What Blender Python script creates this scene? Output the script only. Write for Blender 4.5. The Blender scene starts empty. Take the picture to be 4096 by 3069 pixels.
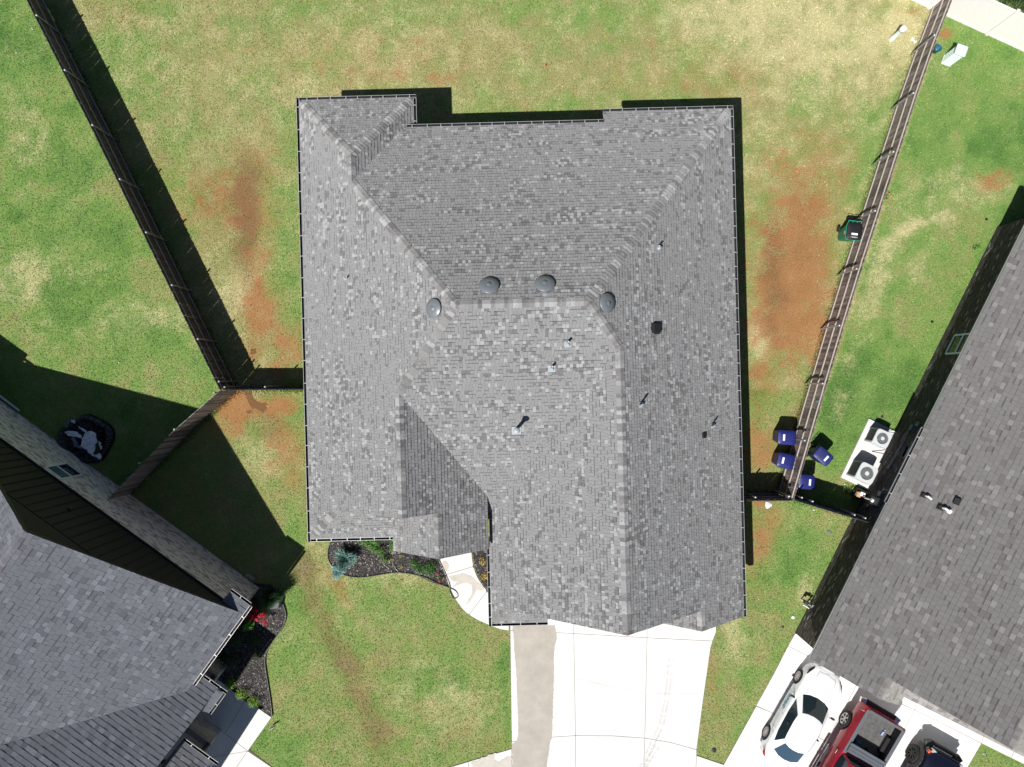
import bpy, math, random
import numpy as np
from mathutils import Vector, Matrix
rnd = random.Random(11)
sc = bpy.context.scene
C = sc.collection

# ------------------------------------------------------------------ camera, light, exposure
CAMH = 32.0          # drone height above the lawn
FPX = 2840.0         # focal length in pixels of the 4096 px wide photograph
cam = bpy.data.cameras.new('camera'); camo = bpy.data.objects.new('camera', cam); C.objects.link(camo)
camo.location = (0, 0, CAMH); camo.rotation_euler = (0, 0, 0)
cam.sensor_width = 36.0; cam.lens = 36.0 * FPX / 4096.0; cam.clip_end = 2000; cam.clip_start = 0.1
sc.camera = camo
SUNV = Vector((-0.445, -0.525, 1.0)).normalized()
w = bpy.data.worlds.new('World'); sc.world = w; w.use_nodes = True
nt = w.node_tree; nt.nodes.clear()
sky = nt.nodes.new('ShaderNodeTexSky'); sky.sky_type = 'NISHITA'; sky.sun_disc = False; sky.air_density = 0.8; sky.dust_density = 0.4
sky.sun_elevation = math.asin(SUNV.z); sky.sun_rotation = math.atan2(SUNV.x, SUNV.y)
bg = nt.nodes.new('ShaderNodeBackground'); bg.inputs[1].default_value = 0.05
ow = nt.nodes.new('ShaderNodeOutputWorld'); nt.links.new(sky.outputs[0], bg.inputs[0]); nt.links.new(bg.outputs[0], ow.inputs[0])
sun = bpy.data.lights.new('sun', 'SUN'); suno = bpy.data.objects.new('sun', sun); C.objects.link(suno)
sun.energy = 5.0; sun.angle = math.radians(0.5); sun.color = (1.0, 0.965, 0.91)
suno.rotation_euler = SUNV.to_track_quat('Z', 'Y').to_euler(); suno.location = (-20, -24, 45)
sc.view_settings.view_transform = 'Standard'; sc.view_settings.look = 'None'
sc.view_settings.exposure = 0.36; sc.view_settings.gamma = 1.0; sc.view_settings.use_curve_mapping = False
sc.cycles.max_bounces = 6

def P(u, v, z=0.0):
    """place a point seen at photo pixel (u, v) whose real height above the ground is z"""
    s = (CAMH - z) / FPX
    return Vector(((u - 2048) * s, -(v - 1534) * s, z))

# ------------------------------------------------------------------ materials
MATS = {}
def mat(name, col=(.5, .5, .5), rough=.7, metal=0., spec=.5, noise=0., nscale=8., bump=0., bscale=40., attr=False, objrand=0., emis=None, coat=0., stretch=None):
    if name in MATS: return MATS[name]
    m = bpy.data.materials.new(name); m.use_nodes = True; MATS[name] = m
    n = m.node_tree.nodes; l = m.node_tree.links; b = n['Principled BSDF']
    b.inputs['Roughness'].default_value = rough; b.inputs['Metallic'].default_value = metal
    b.inputs['Specular IOR Level'].default_value = spec
    b.inputs['Coat Weight'].default_value = coat
    if name.endswith('granules') and 'Diffuse Roughness' in b.inputs: b.inputs['Diffuse Roughness'].default_value = 0.45
    tc = n.new('ShaderNodeTexCoord'); vec = tc.outputs['Object']
    if stretch:
        mp = n.new('ShaderNodeMapping'); mp.inputs['Scale'].default_value = stretch; l.new(vec, mp.inputs[0]); vec = mp.outputs[0]
    if attr:
        a = n.new('ShaderNodeAttribute'); a.attribute_name = 'Col'; cur = a.outputs['Color']
    else:
        r = n.new('ShaderNodeRGB'); r.outputs[0].default_value = (*col, 1); cur = r.outputs[0]
    if objrand:
        oi = n.new('ShaderNodeObjectInfo'); mr = n.new('ShaderNodeMapRange')
        mr.inputs[3].default_value = 1 - objrand; mr.inputs[4].default_value = 1 + objrand
        l.new(oi.outputs['Random'], mr.inputs[0])
        mm = n.new('ShaderNodeVectorMath'); mm.operation = 'SCALE'; l.new(cur, mm.inputs[0]); l.new(mr.outputs[0], mm.inputs['Scale']); cur = mm.outputs[0]
    if noise:
        t = n.new('ShaderNodeTexNoise')
        if objrand:
            t.noise_dimensions = '4D'; wm = n.new('ShaderNodeMath'); wm.operation = 'MULTIPLY'; wm.inputs[1].default_value = 60; l.new(oi.outputs['Random'], wm.inputs[0]); l.new(wm.outputs[0], t.inputs['W'])
        t.inputs['Scale'].default_value = nscale; t.inputs['Detail'].default_value = 6; t.inputs['Roughness'].default_value = .65
        l.new(vec, t.inputs['Vector'])
        mr = n.new('ShaderNodeMapRange'); mr.inputs[1].default_value = .3; mr.inputs[2].default_value = .7
        mr.inputs[3].default_value = 1 - noise; mr.inputs[4].default_value = 1 + noise; l.new(t.outputs[0], mr.inputs[0])
        mm = n.new('ShaderNodeVectorMath'); mm.operation = 'SCALE'; l.new(cur, mm.inputs[0]); l.new(mr.outputs[0], mm.inputs['Scale']); cur = mm.outputs[0]
    l.new(cur, b.inputs['Base Color'])
    if bump:
        t = n.new('ShaderNodeTexNoise'); t.inputs['Scale'].default_value = bscale; t.inputs['Detail'].default_value = 4; l.new(vec, t.inputs['Vector'])
        bp = n.new('ShaderNodeBump'); bp.inputs['Strength'].default_value = bump; bp.inputs['Distance'].default_value = .02
        l.new(t.outputs[0], bp.inputs['Height']); l.new(bp.outputs[0], b.inputs['Normal'])
    return m

M_SH = mat('shingle_granules', rough=.95, spec=.2, attr=True, noise=.10, nscale=90, bump=.35, bscale=160)
M_CAP = mat('ridge_shingle_granules', rough=.95, spec=.2, attr=True, noise=.13, nscale=60, bump=.35, bscale=160)
M_DECK = mat('roof_underlay', (.10, .10, .105), .9)
M_BRL = mat('pale_brick', rough=.9, spec=.2, attr=True, noise=.08, nscale=30, bump=.2)
M_BRD = mat('dark_brick', rough=.9, spec=.2, attr=True, noise=.25, nscale=14, bump=.2)
M_MORT = mat('mortar', (.50, .48, .47), .95, noise=.15)
M_MORTD = mat('pale_mortar', (.36, .33, .30), .95, noise=.2)
M_WHITE = mat('white_painted_metal', (.62, .63, .65), .45, noise=.06, nscale=5)
M_GUTW = mat('grey_gutter_metal', (.36, .37, .39), .5, noise=.2, nscale=3)  # greyer, mottled version of the white gutter metal
M_GUT = mat('gutter_trough_black', (.012, .012, .013), .9)  # inner trough faces, flat near-black
M_SIDE = mat('dark_board_siding', (.011, .012, .0145), .7, noise=.1)
M_TRIMD = mat('dark_trim', (.014, .016, .024), .5)
M_CONC = mat('concrete', (.61, .60, .585), .9, spec=.3, noise=.07, nscale=1.3, bump=.15, bscale=60)
M_CONCD = mat('concrete_joint', (.13, .11, .09), .95)
M_CONCW = mat('damp_concrete', (.335, .305, .265), .6, noise=.14, nscale=1.5)
M_CONCH = mat('half_dried_concrete', (.46, .43, .385), .8, noise=.10, nscale=3)
M_RUB = mat('tyre_scuff', (.46, .455, .45), .9, noise=.2, nscale=20)
M_WOODD = mat('weathered_shade_picket', (.060, .048, .043), .85, noise=.5, nscale=3, stretch=(14, 14, .8), objrand=.4, bump=.2)  # weathered wood, shade painted in for fences seen on the unlit face
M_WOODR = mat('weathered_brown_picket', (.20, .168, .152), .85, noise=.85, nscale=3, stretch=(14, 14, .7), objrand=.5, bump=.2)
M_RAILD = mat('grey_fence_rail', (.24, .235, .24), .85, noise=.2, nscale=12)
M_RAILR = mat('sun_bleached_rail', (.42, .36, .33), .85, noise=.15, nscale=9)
M_GALV = mat('galvanised_steel', (.36, .37, .38), .42, metal=.6, noise=.1)
M_GALVL = mat('bright_post_cap', (.52, .53, .54), .35, metal=.3)
M_VINYL = mat('white_vinyl', (.82, .80, .78), .45, noise=.02)
M_BLK = mat('black_plastic', (.012, .012, .014), .5)
M_TAR = mat('wrinkled_black_tarp', (.010, .010, .014), .32, spec=.6)
M_CLOTH = mat('pale_pool_liner', (.88, .88, .90), .65, noise=.12, nscale=9, bump=.5, bscale=12)
M_OLIVE = mat('olive_pool_floor', (.045, .05, .018), .7, noise=.3)
M_BLUE = mat('blue_bin_plastic', (.012, .017, .13), .42, noise=.15, nscale=10)
M_BLUED = mat('blue_bin_body', (.012, .014, .055), .5)
M_GRN = mat('green_bin_plastic', (.002, .14, .085), .42, noise=.12)
M_STICK = mat('white_sticker', (.85, .85, .85), .5)
M_TYRE = mat('tyre_rubber', (.014, .014, .015), .8, bump=.2, bscale=30)
M_RIM = mat('alloy_rim', (.55, .52, .50), .3, metal=.75)
M_RIMB = mat('black_rim', (.02, .02, .02), .3, metal=.4)
M_GLASS = mat('tinted_glass', (.012, .022, .028), .05, spec=.7)
M_GLASS2 = mat('rear_window_glass', (.035, .065, .10), .06, spec=.7)
M_PWHITE = mat('white_car_paint', (.80, .81, .82), .28, coat=.5)
M_PRED = mat('red_car_paint', (.34, .004, .020), .3, coat=.6)
M_PNAVY = mat('navy_car_paint', (.004, .005, .014), .3, coat=.5)
M_PLAS = mat('dark_grey_plastic', (.030, .031, .034), .6, noise=.15)
M_BEDCAP = mat('grey_bed_cap', (.10, .105, .12), .5, noise=.08)
M_BEDFL = mat('dusty_bed_liner', (.10, .098, .095), .8, noise=.35, nscale=7)
M_TONN = mat('grey_tonneau', (.095, .105, .125), .4, noise=.08)
M_CHROME = mat('chrome', (.75, .75, .76), .12, metal=1.)
M_TAIL = mat('red_lens', (.30, .005, .01), .15)
M_LENS = mat('clear_lens', (.55, .55, .58), .1, metal=.3)
M_ORANGE = mat('orange_lens', (.9, .10, .02), .25)
M_ACG = mat('light_grey_enamel', (.50, .53, .54), .4)
M_ACD = mat('louvred_dark_grey', (.085, .09, .095), .5)
M_STEELB = mat('brushed_fan_guard', (.42, .44, .45), .35, metal=.4)
M_DOME = mat('grey_dome_paint', (.17, .185, .20), .38, metal=.15)
M_LEAD = mat('pale_lead_flashing', (.33, .36, .385), .45)
M_MINT = mat('pale_mint_enamel', (.56, .70, .62), .45)
M_MULCH = mat('mulch_bed', (.030, .025, .024), .95, noise=.5, nscale=25, bump=.8, bscale=30)
M_CHIP = mat('wood_chips', rough=.8, attr=True)
M_LEAF = mat('leaf', rough=.55, spec=.35, attr=True)
M_EDGE = mat('black_bed_edging', (.012, .012, .012), .5)
M_ROCK = mat('grey_boulder', (.13, .135, .145), .85, noise=.35, nscale=5, bump=.5, bscale=8)
M_HOSE = mat('black_hose', (.015, .015, .016), .22, spec=.8)
M_TEAL = mat('teal_plastic', (.01, .10, .16), .4)
M_PIPEW = mat('white_pvc', (.78, .78, .76), .4)
M_BOXG = mat('grey_utility_enamel', (.13, .155, .18), .5)
M_CARD = mat('cardboard', (.50, .30, .15), .85)
M_GREENL = mat('green_print', (.02, .45, .25), .6)
M_CYAN = mat('cyan_label', (.01, .45, .62), .35)
M_PURPLE = mat('purple_trigger', (.10, .05, .55), .4)
M_LIME = mat('lime_cap', (.55, .65, .08), .5)
M_DECALB = mat('pale_blue_decal', (.42, .64, .76), .4)
M_DECALK = mat('dark_lettering', (.03, .07, .12), .5)
M_DECALG = mat('grey_lettering', (.45, .47, .48), .5)
M_REDBALL = mat('red_ball', (.55, .01, .02), .4)
M_WINW = mat('bluish_white_frame', (.72, .78, .88), .4)
M_DOOR = mat('garage_door_white', (.7, .7, .69), .5)
M_CURT = mat('teal_curtain_behind_glass', (.05, .12, .14), .12)
M_BUCK = mat('blue_white_bottle', (.35, .45, .75), .3)

# ------------------------------------------------------------------ mesh helpers
class MB:
    def __init__(s): s.v = []; s.f = []; s.m = []; s.c = []; s.sm = []
    def add(s, vs, fs, m=0, c=None, smooth=False):
        o = len(s.v); s.v += [tuple(x) for x in vs]
        for f in fs:
            s.f.append([i + o for i in f]); s.m.append(m); s.c.append(c or (.5, .5, .5)); s.sm.append(smooth)
    def box(s, cx, cy, cz, sx, sy, sz, rz=0., m=0, c=None, top=None):
        """centre x, y, bottom z; full sizes; top=(scale x, scale y) tapers the top"""
        tx, ty = top or (1, 1); ca, sa = math.cos(rz), math.sin(rz); vs = []
        for z, kx, ky in ((cz, 1, 1), (cz + sz, tx, ty)):
            for a, b in ((-1, -1), (1, -1), (1, 1), (-1, 1)):
                x = a * sx / 2 * kx; y = b * sy / 2 * ky
                vs.append((cx + x * ca - y * sa, cy + x * sa + y * ca, z))
        s.add(vs, [(0, 3, 2, 1), (4, 5, 6, 7), (0, 1, 5, 4), (1, 2, 6, 5), (2, 3, 7, 6), (3, 0, 4, 7)], m, c)
    def bar(s, p0, p1, w, h, m=0, c=None, up=(0, 0, 1)):
        p0 = Vector(p0); p1 = Vector(p1); d = (p1 - p0).normalized(); up = Vector(up)
        if abs(d.dot(up)) > .98: up = Vector((1, 0, 0))
        r = d.cross(up).normalized(); q = r.cross(d).normalized(); vs = []
        for p in (p0, p1):
            for a, b in ((-1, -1), (1, -1), (1, 1), (-1, 1)): vs.append(p + r * a * w / 2 + q * b * h / 2)
        s.add(vs, [(0, 3, 2, 1), (4, 5, 6, 7), (0, 1, 5, 4), (1, 2, 6, 5), (2, 3, 7, 6), (3, 0, 4, 7)], m, c)
    def cyl(s, p0, p1, r0, r1=None, n=12, m=0, c=None, smooth=True, cap=True):
        r1 = r0 if r1 is None else r1
        p0 = Vector(p0); p1 = Vector(p1); d = (p1 - p0).normalized()
        a = d.orthogonal().normalized(); b = d.cross(a); vs = []
        for p, r in ((p0, r0), (p1, r1)):
            for i in range(n):
                t = 2 * math.pi * i / n; vs.append(p + a * math.cos(t) * r + b * math.sin(t) * r)
        s.add(vs, [(i, (i + 1) % n, n + (i + 1) % n, n + i) for i in range(n)], m, c, smooth)
        if cap:
            s.add(vs[:n], [tuple(reversed(range(n)))], m, c); s.add(vs[n:], [tuple(range(n))], m, c)
    def tube(s, pts, r, n=8, m=0, c=None):
        pts = [Vector(p) for p in pts]; rings = []; a = None
        for i, p in enumerate(pts):
            d = (pts[min(i + 1, len(pts) - 1)] - pts[max(i - 1, 0)]).normalized()
            a = d.orthogonal().normalized() if a is None else (a - d * a.dot(d)).normalized()
            b = d.cross(a); rings.append([p + (a * math.cos(2 * math.pi * k / n) + b * math.sin(2 * math.pi * k / n)) * r for k in range(n)])
        vs = [q for g in rings for q in g]; fs = []
        for i in range(len(pts) - 1):
            for k in range(n): fs.append((i * n + k, i * n + (k + 1) % n, (i + 1) * n + (k + 1) % n, (i + 1) * n + k))
        s.add(vs, fs, m, c, True)
        s.add(rings[0], [tuple(reversed(range(n)))], m, c); s.add(rings[-1], [tuple(range(n))], m, c)
    def prism(s, pts, z0, z1, m=0, c=None):
        n = len(pts); vs = [(p[0], p[1], z0) for p in pts] + [(p[0], p[1], z1) for p in pts]
        if area(pts) < 0: vs = [(p[0], p[1], z0) for p in reversed(pts)] + [(p[0], p[1], z1) for p in reversed(pts)]
        s.add(vs, [tuple(reversed(range(n))), tuple(range(n, 2 * n))] + [(i, (i + 1) % n, n + (i + 1) % n, n + i) for i in range(n)], m, c)
    def lathe(s, prof, n=24, m=0, c=None, o=(0, 0, 0)):
        vs = []; k = len(prof)
        for i in range(n):
            t = 2 * math.pi * i / n
            for r, z in prof: vs.append((o[0] + r * math.cos(t), o[1] + r * math.sin(t), o[2] + z))
        fs = []
        for i in range(n):
            j = (i + 1) % n
            for q in range(k - 1): fs.append((i * k + q, j * k + q, j * k + q + 1, i * k + q + 1))
        s.add(vs, fs, m, c, True)
    def obj(s, name, mats, parent=None, label=None):
        me = s.mesh(name, mats); o = bpy.data.objects.new(name, me); C.objects.link(o)
        if parent is not None: o.parent = parent
        if label: o['label'] = label
        return o
    def mesh(s, name, mats):
        me = bpy.data.meshes.new(name); me.from_pydata([tuple(v) for v in s.v], [], s.f)
        if not isinstance(mats, (list, tuple)): mats = [mats]
        for m in mats: me.materials.append(m)
        if len(mats) > 1: me.polygons.foreach_set('material_index', s.m)
        me.polygons.foreach_set('use_smooth', s.sm)
        a = me.attributes.new('Col', 'FLOAT_COLOR', 'FACE')
        arr = np.ones((len(s.f), 4), 'f'); arr[:, :3] = np.array(s.c, 'f'); a.data.foreach_set('color', arr.ravel())
        me.update(); return me

def area(p): return sum(p[i][0] * p[(i + 1) % len(p)][1] - p[(i + 1) % len(p)][0] * p[i][1] for i in range(len(p))) / 2
def ccw(p): return list(p) if area(p) > 0 else list(reversed(p))
def clip(poly, conv):
    """clip a polygon by a convex ccw polygon (both in plan)"""
    out = poly; n = len(conv)
    for i in range(n):
        ax, ay = conv[i]; bx, by = conv[(i + 1) % n]; ex, ey = bx - ax, by - ay; new = []
        if not out: return []
        ds = [ex * (q[1] - ay) - ey * (q[0] - ax) for q in out]
        for k in range(len(out)):
            a, b = out[k], out[(k + 1) % len(out)]; da, db = ds[k], ds[(k + 1) % len(out)]
            if da >= 0: new.append(a)
            if (da >= 0) != (db >= 0):
                t = da / (da - db); new.append((a[0] + (b[0] - a[0]) * t, a[1] + (b[1] - a[1]) * t))
        out = new
    return out
def inside(x, y, poly):
    r = False; n = len(poly); j = n - 1
    for i in range(n):
        if (poly[i][1] > y) != (poly[j][1] > y) and x < (poly[j][0] - poly[i][0]) * (y - poly[i][1]) / (poly[j][1] - poly[i][1]) + poly[i][0]: r = not r
        j = i
    return r
def shrink(poly, d):
    p = ccw(poly); n = len(p); out = []
    for i in range(n):
        a, b, c = Vector(p[i - 1][:2]), Vector(p[i][:2]), Vector(p[(i + 1) % n][:2])
        e1 = (b - a).normalized(); e2 = (c - b).normalized(); n1 = Vector((-e1.y, e1.x)); n2 = Vector((-e2.y, e2.x))
        k = n1 + n2; k = k / max(.3, k.dot(n1)); out.append((b.x + k.x * d, b.y + k.y * d))
    return out

def thing(name, label, cat, loc=(0, 0, 0), rz=0., group=None):
    o = bpy.data.objects.new(name, None); C.objects.link(o); o.location = loc; o.rotation_euler = (0, 0, rz)
    o.empty_display_size = .3; tag(o, label, cat, group); return o
def tag(o, label, cat, group=None):
    o['label'] = label; o['category'] = cat
    if group: o['group'] = group
    return o
def struct(o): o['kind'] = 'structure'; return o
def stuff(o): o['kind'] = 'stuff'; return o
def copy_tree(o, parent=None):
    c = o.copy(); C.objects.link(c); c.parent = parent
    for ch in list(o.children): copy_tree(ch, c)
    return c
def bevel(o, w=.01, n=2):
    b = o.modifiers.new('bevel', 'BEVEL'); b.width = w; b.segments = n; b.limit_method = 'ANGLE'; return o
def text_obj(s, size, mt, parent, loc, rot, name='lettering', ext=.001):
    cu = bpy.data.curves.new(name, 'FONT'); cu.body = s; cu.size = size; cu.extrude = ext; cu.align_x = 'CENTER'; cu.align_y = 'CENTER'
    t = bpy.data.objects.new(name + '_source', cu); C.objects.link(t)
    dg = bpy.context.evaluated_depsgraph_get(); me = bpy.data.meshes.new_from_object(t.evaluated_get(dg))
    bpy.data.objects.remove(t); me.materials.clear(); me.materials.append(mt)
    o = bpy.data.objects.new(name, me); C.objects.link(o); o.parent = parent; o.location = loc; o.rotation_euler = rot; return o

# value noise in the plane
class VN:
    def __init__(s, seed): s.g = np.random.RandomState(seed).rand(256, 256)
    def __call__(s, x, y):
        xi = np.floor(x).astype(int); yi = np.floor(y).astype(int); fx = x - xi; fy = y - yi
        fx = fx * fx * (3 - 2 * fx); fy = fy * fy * (3 - 2 * fy); g = s.g
        a = g[xi % 256, yi % 256]; b = g[(xi + 1) % 256, yi % 256]; c = g[xi % 256, (yi + 1) % 256]; d = g[(xi + 1) % 256, (yi + 1) % 256]
        return (a * (1 - fx) + b * fx) * (1 - fy) + (c * (1 - fx) + d * fx) * fy
    def fbm(s, x, y, o=4):
        r = 0; k = 1.; t = 0
        for i in range(o): r = r + s(x * 2 ** i + 13.7 * i, y * 2 ** i + 5.1 * i) * k; t += k; k *= .55
        return r / t
VA, VB, VC = VN(1), VN(2), VN(3)
# ------------------------------------------------------------------ the ground: outlines shared by the sheets
def PX(lst, k=1.0): return [tuple(P(a * k, b * k)[:2]) for a, b in lst]
A_BODY = math.radians(1.5)
def HW(x, y): c, s = math.cos(A_BODY), math.sin(A_BODY); return (x * c - y * s, x * s + y * c)
LO = P(1037, 2351); LA = math.atan2(.5857, -.8106)
def LW(x, y): c, s = math.cos(LA), math.sin(LA); return (LO.x + x * c - y * s, LO.y + x * s + y * c)
RO = P(3183, 2527); RA = math.atan2(-.4455, .8953)
def RW(x, y): c, s = math.cos(RA), math.sin(RA); return (RO.x + x * c - y * s, RO.y + x * s + y * c)

DRIVE = PX([(2036, 2320), (2864, 2320), (2864, 2527), (2842, 2589), (2811, 2805), (2786, 2997), (2786, 3021), (2895, 3058), (3300, 3200), (3200, 3500), (1500, 3500), (1600, 3150), (1796, 3069), (1925, 3030), (2048, 2994), (2040, 2500)])
def CR(pts, k=5):
    out = []
    for i in range(len(pts) - 1):
        p0, p1, p2, p3 = [np.array(q, float) for q in (pts[max(i - 1, 0)], pts[i], pts[i + 1], pts[min(i + 2, len(pts) - 1)])]
        for j in range(k):
            t = j / k; q = .5 * ((2 * p1) + (p2 - p0) * t + (2 * p0 - 5 * p1 + 4 * p2 - p3) * t * t + (3 * p1 - p0 - 3 * p2 + p3) * t ** 3); out.append((float(q[0]), float(q[1])))
    return out + [tuple(pts[-1])]
WL = CR([(1752, 2215), (1760, 2242), (1778, 2290), (1796, 2341), (1823, 2396), (1853, 2438), (1887, 2465), (1926, 2486), (1992, 2513), (2036, 2522)]); WR = CR([(1960, 2372), (1948, 2361), (1923, 2329), (1905, 2296), (1893, 2257), (1887, 2213), (1885, 2150)])
WALK = PX(WL + [(2036, 2460), (2000, 2400)] + WR + [(1745, 2150)])
BEDM = PX([(1325, 2120), (1322, 2171), (1313, 2201), (1315, 2238), (1337, 2272), (1368, 2295), (1407, 2306), (1449, 2308), (1503, 2301), (1558, 2292), (1594, 2289), (1650, 2295), (1700, 2308), (1751, 2332), (1794, 2347), (1778, 2290), (1757, 2240), (1745, 2150), (1560, 2120)])
BEDR = PX([(1890, 2150), (1891, 2213), (1897, 2257), (1909, 2296), (1927, 2329), (1952, 2361), (1985, 2390), (1985, 2150)])
BEDL = PX([(1000, 2330), (1090, 2340), (1124, 2395), (1139, 2431), (1145, 2467), (1130, 2512), (1106, 2546), (1082, 2579), (1067, 2609), (1061, 2642), (1067, 2697), (1074, 2739), (1085, 2814), (1090, 2865), (1039, 2835), (981, 2802), (885, 2726), (800, 2640), (900, 2480)])
WALKL = PX([(885, 2726), (981, 2802), (1039, 2835), (1087, 2868), (996, 2999), (1090, 3069), (1250, 3200), (500, 3400), (500, 2900), (800, 2640)])
DRIVER = PX([(3180, 2533), (3098, 2688), (3024, 2824), (2904, 3040), (2800, 3230), (3700, 3600), (3869, 3069), (3925, 2972), (3937, 2938), (4096, 3012), (4300, 3110), (4300, 2900), (3500, 2480)])
WALKR = PX([(3932, 2941), (3925, 2972), (4096, 3056), (4300, 3156), (4300, 3100), (4096, 3000)])
PAD = PX([(3473, 1674), (3590, 1731), (3478, 1964), (3360, 1908)])
HOUSE = [HW(*p) for p in [(-8, -6), (-8, 11.5), (-4.2, 11.5), (-4.2, 10.2), (8.85, 10.2), (8.85, -9.3), (-.6, -9.3), (-.6, -6)]]
HLEFT = [LW(*p) for p in [(0, 0), (14, 0), (14, 25), (-2.4, 25), (-2.4, 6.2), (0, 6.2)]]
HRIGHT = [RW(*p) for p in [(0, 0), (14, 0), (14, 20.35), (0, 20.35)]]
HARD = [DRIVE, WALK, BEDM, BEDR, BEDL, WALKL, DRIVER, WALKR, PAD, HOUSE, HLEFT, HRIGHT]

# colour fields of the lawn: R = bare red soil, G = lushness, B = bleached straw, A = dark mud
def fields(X, Y):
    u = X / .011268 + 2048; v = -Y / .011268 + 1534; k = 1 / 1.852
    U = u * k; V = v * k                       # 2212-wide photo units
    nz = VA.fbm(X * .9, Y * .9, 5); n2 = VB.fbm(X * .35, Y * .35, 4); n3 = VC.fbm(X * 2.2, Y * 2.2, 4)
    wU = U + (n2 - .5) * 90 + (n3 - .5) * 30; wV = V + (VB.fbm(X * .35 + 40, Y * .35, 4) - .5) * 90 + (VC.fbm(X * 2.2 + 9, Y * 2.2, 3) - .5) * 30
    def blob(cu, cv, ru, rv, ang=0, warp=1., p=1.):
        a = math.radians(ang); uu = U * (1 - warp) + wU * warp - cu; vv = V * (1 - warp) + wV * warp - cv
        x = (uu * math.cos(a) + vv * math.sin(a)) / ru; y = (-uu * math.sin(a) + vv * math.cos(a)) / rv
        return np.clip(1.35 - np.sqrt(x * x + y * y), 0, 1) ** p
    soil = np.zeros_like(X); mud = np.zeros_like(X); straw = np.zeros_like(X); lush = np.zeros_like(X)
    # which yard
    def side(a, b): return (b[0] - a[0]) * (V - a[1]) - (b[1] - a[1]) * (U - a[0])
    leftyard = (side((75, 0), (475, 838)) > 0) & (V < 842) | (side((475, 838), (235, 1078)) > 0) & (V < 1079) & (V >= 842)
    rightyard = (side((1640 * 1.25, 0), (1715, 1080)) < 0) & (V < 1090)
    back = ~leftyard & ~rightyard & (V < 842)
    front = ~leftyard & ~rightyard & (V >= 842)
    lush = np.where(leftyard, .74, np.where(rightyard, .78, np.where(back, .44, .56)))
    straw = np.where(leftyard, .10, np.where(rightyard, .02, np.where(back, .24, .12)))
    nm = VA.fbm(X * 1.6 + 30, Y * 1.6, 5) - .5
    lush = lush + (n2 - .5) * .55 + (nz - .5) * .5 + nm * .9 + np.where(rightyard | leftyard, (VC.fbm(X * .45 + 3, Y * .45, 3) - .5) * .9, 0); straw = straw + (VC.fbm(X * .5, Y * .5 + 7, 4) - .5) * .25 + (VB.fbm(X * 1.9, Y * 1.9 + 7, 4) - .5) * .7
    B = lambda arr, w, *a, **kw: arr + w * blob(*a, **kw)
    # back yard
    straw = B(straw, .45, 1750, 60, 280, 130, 10); straw = B(straw, .15, 1680, 260, 120, 130); straw = B(straw, .15, 700, 130, 400, 120)
    lush = B(lush, .18, 300, 90, 120, 150); lush = B(lush, .25, 1250, 215, 250, 25)
    lush = B(lush, .35, 625, 500, 35, 300); lush = B(lush, .2, 1000, 20, 500, 40)
    mud = B(mud, .70, 535, 450, 36, 150, warp=.8); mud = B(mud, .35, 520, 560, 60, 130); mud = B(mud, .35, 460, 420, 60, 110, 20); mud = B(mud, .3, 350, 345, 40, 40)
    soil = B(soil, .60, 550, 560, 60, 250); soil = B(soil, .35, 470, 440, 90, 80); soil = B(soil, .7, 620, 760, 38, 50); soil = B(soil, .45, 560, 700, 60, 70)
    soil = B(soil, .55, 930, 172, 50, 14, 5); soil = B(soil, .4, 830, 160, 45, 14, 15); soil = B(soil, .34, 760, 120, 300, 70); soil = B(soil, .3, 430, 420, 120, 120); soil = B(soil, .35, 1480, 140, 160, 60); soil = B(soil, .3, 1600, 190, 60, 40)
    mud = B(mud, .25, 1540, 170, 70, 25, 10)
    mud = B(mud, .62, 1665, 600, 30, 170, 0); mud = B(mud, .35, 1745, 520, 50, 140, 20); soil = B(soil, .85, 1690, 620, 100, 230); soil = B(soil, .62, 1765, 500, 80, 220, 20)
    soil = B(soil, .5, 1750, 740, 60, 60); soil = B(soil, .95, 1650, 970, 65, 62); soil = B(soil, .5, 1640, 860, 40, 70); soil = B(soil, .45, 1720, 330, 80, 90)
    lush = B(lush, .5, 1640, 820, 26, 90); straw = B(straw, .5, 1640, 740, 28, 70); straw = B(straw, .4, 500, 650, 60, 60); straw = B(straw, .3, 540, 810, 50, 40)
    mud = B(mud, .5, 1720, 900, 30, 60, 20)
    # left front corner by the cross fence
    soil = B(soil, .95, 570, 862, 105, 26, 0); soil = B(soil, .75, 490, 875, 50, 42); soil = B(soil, .35, 570, 930, 90, 90); mud = B(mud, .55, 575, 905, 55, 45); soil = B(soil, .5, 620, 960, 50, 90); soil = B(soil, .45, 640, 1060, 30, 60)
    straw = B(straw, .35, 560, 960, 60, 60); mud = B(mud, .3, 330, 1080, 200, 160); mud = B(mud, .45, 640, 1230, 50, 45)
    # front lawn
    mud = B(mud, .5, 690, 1330, 30, 130, -28, warp=.4); mud = B(mud, .56, 765, 1470, 32, 130, -22, warp=.4); mud = B(mud, .5, 825, 1590, 45, 90, -10, warp=.4); mud = B(mud, .4, 665, 1230, 40, 60, -15)
    soil = B(soil, .5, 715, 1270, 30, 45, -20); soil = B(soil, .4, 740, 1300, 25, 60, -25); soil = B(soil, .32, 1005, 1310, 26, 22); soil = B(soil, .3, 960, 1440, 40, 14); soil = B(soil, .25, 1060, 1320, 40, 20); soil = B(soil, .28, 690, 1180, 22, 40)
    straw = B(straw, .32, 690, 1180, 22, 90); straw = B(straw, .2, 780, 1330, 90, 40, 20); straw = B(straw, .3, 850, 1250, 120, 40); straw = B(straw, .25, 950, 1500, 120, 100)
    lush = B(lush, .4, 1100, 1420, 14, 200); lush = B(lush, .35, 950, 1480, 60, 60); lush = B(lush, .3, 600, 1620, 60, 60); lush = B(lush, .25, 640, 1350, 40, 100); lush = B(lush, .2, 900, 1300, 60, 60)
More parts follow.
